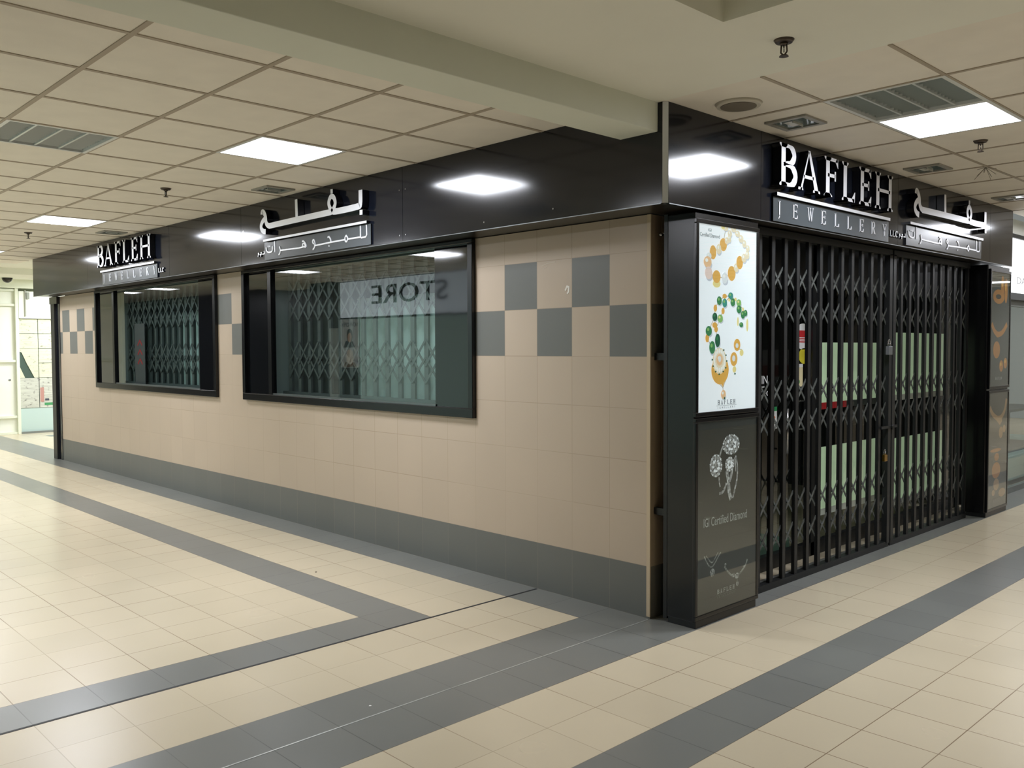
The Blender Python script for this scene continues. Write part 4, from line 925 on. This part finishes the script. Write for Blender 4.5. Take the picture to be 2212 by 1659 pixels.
# ================================================================== NEXT SHOP AT THE RIGHT EDGE
t = thing('shop_sign', 'bright white sign box of the next shop at the right edge', 'shop sign', (.02, 7.2, 2.1))
b = new_bm(); box(b, -.10, .05, 5.3, 9.5, 2.10, 2.67); obj('sign_box', b, emit_mat('sign_lightbox', (.93, .97, 1.0), 1.15), t)
text('lettering', 'DAKOTA', on_front(0, .05), 6.12, 2.20, .9, .07, mat('faint_grey', (150, 150, 150)), t, .002, .001)
b = new_bm(); box(b, -.12, .07, 5.25, 9.5, 2.66, 2.70); box(b, -.12, .07, 5.25, 9.5, 2.03, 2.10); obj('sign_rail', b, mat('rail_dark', (34, 36, 36), .4), t)
b = new_bm(); box(b, -.10, .06, 5.20, 17, 2.70, 2.85); struct('trim_8', b, M_PLASTER)
b = new_bm(); box(b, -.05, .0, 5.2, 12, 0, .06); box(b, -.05, .0, 5.2, 12, 1.97, 2.03)
for y in (5.22, 7.4, 9.6, 11.9): box(b, -.05, 0, y, y+.05, .06, 1.97)
o = struct('window_3', b, mat('next_frame', (120, 126, 122), .35, metal=.5))
b = new_bm(); quad(b, [(-.025, 5.27, .06), (-.025, 11.9, .06), (-.025, 11.9, 1.97), (-.025, 5.27, 1.97)]); obj('pane', b, M_GLASSG, o)
b = new_bm(); box(b, -1.0, -.15, 5.35, 9.4, .06, .34); t = tag(obj('display_plinth', b, mat('plinth_mint', (188, 206, 198), .5), bevel=.01), 'pale mint display base inside the next shop window', 'display plinth')
b = new_bm(); box(b, -.9, -.25, 5.9, 8.2, .34, .38); box(b, -.5, -.45, 6.2, 6.25, .38, .8); box(b, -.5, -.45, 7.6, 7.65, .38, .8); box(b, -.9, -.25, 5.9, 8.2, .8, .83); box(b, -.9, -.85, 6.2, 8.0, .38, .8)
tag(obj('display_table', b, mat('table_grey', (120, 122, 120), .5)), 'grey display table inside the next shop window', 'table')
b = new_bm(); box(b, -1.3, -1.25, 5.3, 9.4, 0, 2.0); struct('wall_next_shop', b, mat('next_wall', (110, 120, 112), .6))
b = new_bm(); box(b, -.35, -.30, 5.9, 7.0, .83, 1.72); tag(obj('notice_board', b, mat('notice_dark', (60, 58, 54), .5)), 'dark notice board inside the next shop window', 'notice board')

# ================================================================== FAR LEFT: CLOSED SHOP WITH NEWSPAPERS
BX = -15.0
wallbox('wall_end', BX-.35, BX-.25, -2.6, 12, z1=ZC+.03, m=M_CREAM)
wallbox('wall_corridor_end', -25.1, -25, -6, -2.4, z1=ZC+.03, m=mat('corridor_end_wall', (150, 154, 146), .6))
wallbox('wall_corridor_side', -25, BX-.25, -2.7, -2.6, z1=ZC+.03, m=mat('corridor_side_wall', (120, 122, 118), .6))
b = new_bm(); box(b, BX-.25, BX+.04, -2.6, 6, 2.72, ZC+.03); box(b, BX-.02, BX+.06, -2.6, 6, 2.69, 2.72); struct('trim_9', b, M_CREAM)
t = thing('boarded_shutter', 'white painted panelled hoarding at the far left edge', 'hoarding', (BX, -1., 0))
b = new_bm(); box(b, BX-.10, BX-.06, -2.6, .68, .03, 2.69); obj('panel', b, M_WHITE, t)
for y in (-2.6, -1.0, .65): 
    b = new_bm(); box(b, BX-.06, BX+.01, y, y+.055, .0, 2.69); obj('stile', b, M_CREAM, t, bevel=.004)
for z in (.0, .30, 1.33, 2.36, 2.63):
    b = new_bm(); box(b, BX-.058, BX-.01, -2.55, .65, z, z+.045); obj('rail', b, M_CREAM, t, bevel=.003)
b = new_bm(); box(b, BX-.059, BX-.05, .53, .565, .995, 1.015); obj('keyhole', b, M_INK, t)
# glazed part
b = new_bm()
box(b, BX-.12, BX-.02, .72, 3.4, 2.14, 2.64); 
o = struct('window_4', b, M_WHITE)
b = new_bm(); box(b, BX-.10, BX-.02, .72, 3.4, 0.0, .035); obj('sill', b, mat('sill_steel', (140, 146, 146), .3, metal=.6), o)
b = new_bm(); box(b, BX-.08, BX-.06, .72, 3.4, .035, .47); obj('lower_panel', b, mat('pale_blue_panel', (190, 212, 208), .4), o)
b = new_bm(); box(b, BX-.09, BX-.07, .72, 3.4, .47, 2.14); obj('pane', b, mat('dark_green_glass', (70, 88, 80), .1), o)
b = new_bm(); box(b, BX-.02, BX+.005, .815, .835, 2.18, 2.66); obj('rod', b, mat('rod_grey', (170, 172, 160)), o)
b = new_bm(); box(b, BX-.02, BX+.02, .84, .89, 2.50, 2.62); obj('shutter_lock', b, mat('lock_pale', (150, 156, 144)), o)
NM = news_mat('newsprint', (222, 226, 196), (150, 152, 132)); NM2 = news_mat('newsprint_grey', (205, 208, 196), (105, 102, 98))
rows = [(1.86, 2.135, 'topmost'), (1.585, 1.86, 'second from top'), (1.31, 1.585, 'third from top'), (1.035, 1.31, 'fourth from top')]
for c, (y0, y1, cn) in enumerate(((.705, 1.035, 'left'), (1.045, 1.42, 'right'))):
    for z0, z1, rn in rows:
        b = new_bm()
        if c == 0 and rn.startswith('third'): poly(b, on_front(0, BX-.06), [(y0+.13, z0), (y1, z0), (y1, z1), (y0, z1), (y0, z0+.22), (y0+.05, z0+.2)], 0, .003, 0, 0)
        elif c == 0 and rn.startswith('fourth'): poly(b, on_front(0, BX-.06), [(y0+.26, z0), (y1, z0), (y1, z1), (y0+.13, z1)], 0, .003, 0, 0); poly(b, on_front(0, BX-.06), [(y0, z0), (y0+.10, z0), (y0, z1-.03)], 0, .003, 0, 0)
        else: box(b, BX-.06, BX-.057, y0, y1, z0+.004, z1-.004)
        tag(obj('newspaper_sheet', b, NM), 'newspaper sheet taped to the far left window, %s in the %s column' % (rn, cn), 'newspaper', 'newspapers covering the far left window')
    t = thing('newspaper_sheet', 'grey newspaper page at the bottom of the %s column on the far left window' % cn, 'newspaper', (BX-.05, (y0+y1)/2, .475), 'newspapers covering the far left window')
    b = new_bm(); box(b, BX-.056, BX-.053, y0, y1, .475, 1.03); obj('page', b, NM2, t)
    if c == 1:
        b = new_bm(); box(b, BX-.0525, BX-.051, y0+.08, y1, .515, .56); obj('green_advert', b, mat('advert_green', (70, 150, 96)), t)
        b = new_bm(); box(b, BX-.0525, BX-.051, y0+.01, y0+.075, .58, .85); obj('red_advert', b, mat('advert_red', (186, 140, 130)), t)
        b = new_bm(); box(b, BX-.0525, BX-.051, y0+.09, y0+.16, .60, .64); obj('photo_print', b, M_INK, t)

# ================================================================== OPPOSITE SHOP (seen reflected in the windows)
Ms = on_south(0., -5.3)
t = thing('shop_sign', 'white STORE sign across the corridor, reflected in the larger window', 'shop sign', (-9.0, -5.28, 2.14))
b = new_bm(); box(b, -11.3, -6.6, -5.30, -5.24, 2.14, 2.80); obj('sign_panel', b, mat('store_panel', (200, 214, 224), .5, emit=1.1), t)
text('lettering', 'STORE', on_south(0, -5.24), 8.1, 2.36, 2.15, .33, mat('store_letters', (24, 28, 34), .5), t, .02, .001)
t = thing('poster', 'portrait poster reading NOW OPEN across the corridor, reflected in the larger window', 'poster', (-11.07, -5.28, 1.2))
b = new_bm(); box(b, -11.38, -10.77, -5.30, -5.29, 1.20, 2.11); obj('sheet', b, mat('poster_pale', (190, 196, 196), .5), t)
text('lettering', 'NOW OPEN', on_south(0, -5.29), 10.80, 1.97, .54, .08, M_INK, t, .002, .0005)
b = new_bm(); Mo = on_south(0, -5.289); disc(b, Mo, 11.07, 1.80, .10, .13, .002, 20, 0); disc(b, Mo, 11.07, 1.765, .07, .09, .0026, 20, 1); poly(b, Mo, [(10.90, 1.58), (11.28, 1.58), (11.20, 1.70), (10.98, 1.70)], .001, .0016, 2, 2)
obj('portrait_print', b, [mat('hair_print', (40, 34, 32)), mat('skin_print', (190, 150, 125)), mat('cloth_print', (66, 70, 74))], t)
b = new_bm(); disc(b, Mo, 11.07, 1.40, .12, .14, .002, 20, 0); poly(b, Mo, [(10.85, 1.21), (11.3, 1.21), (11.22, 1.30), (10.92, 1.30)], .001, .0016, 1, 1)
obj('portrait_print', b, [mat('veil_print', (215, 205, 190)), mat('brown_print', (110, 80, 60))], t)
b = new_bm(); box(b, -10.7, -2.0, -5.30, -5.27, .2, 2.10); tag(obj('shop_glazing', b, mat('opp_glazing', (160, 188, 182), .25, emit=.35)), 'pale green shop glazing across the corridor below the STORE sign', 'shop window')
b = new_bm(); box(b, -11.75, -11.45, -5.30, -5.27, .2, 1.95); tag(obj('display_strip', b, mat('opp_strip', (170, 180, 176), .5)), 'tall pale strip left of the NOW OPEN poster across the corridor', 'display strip')
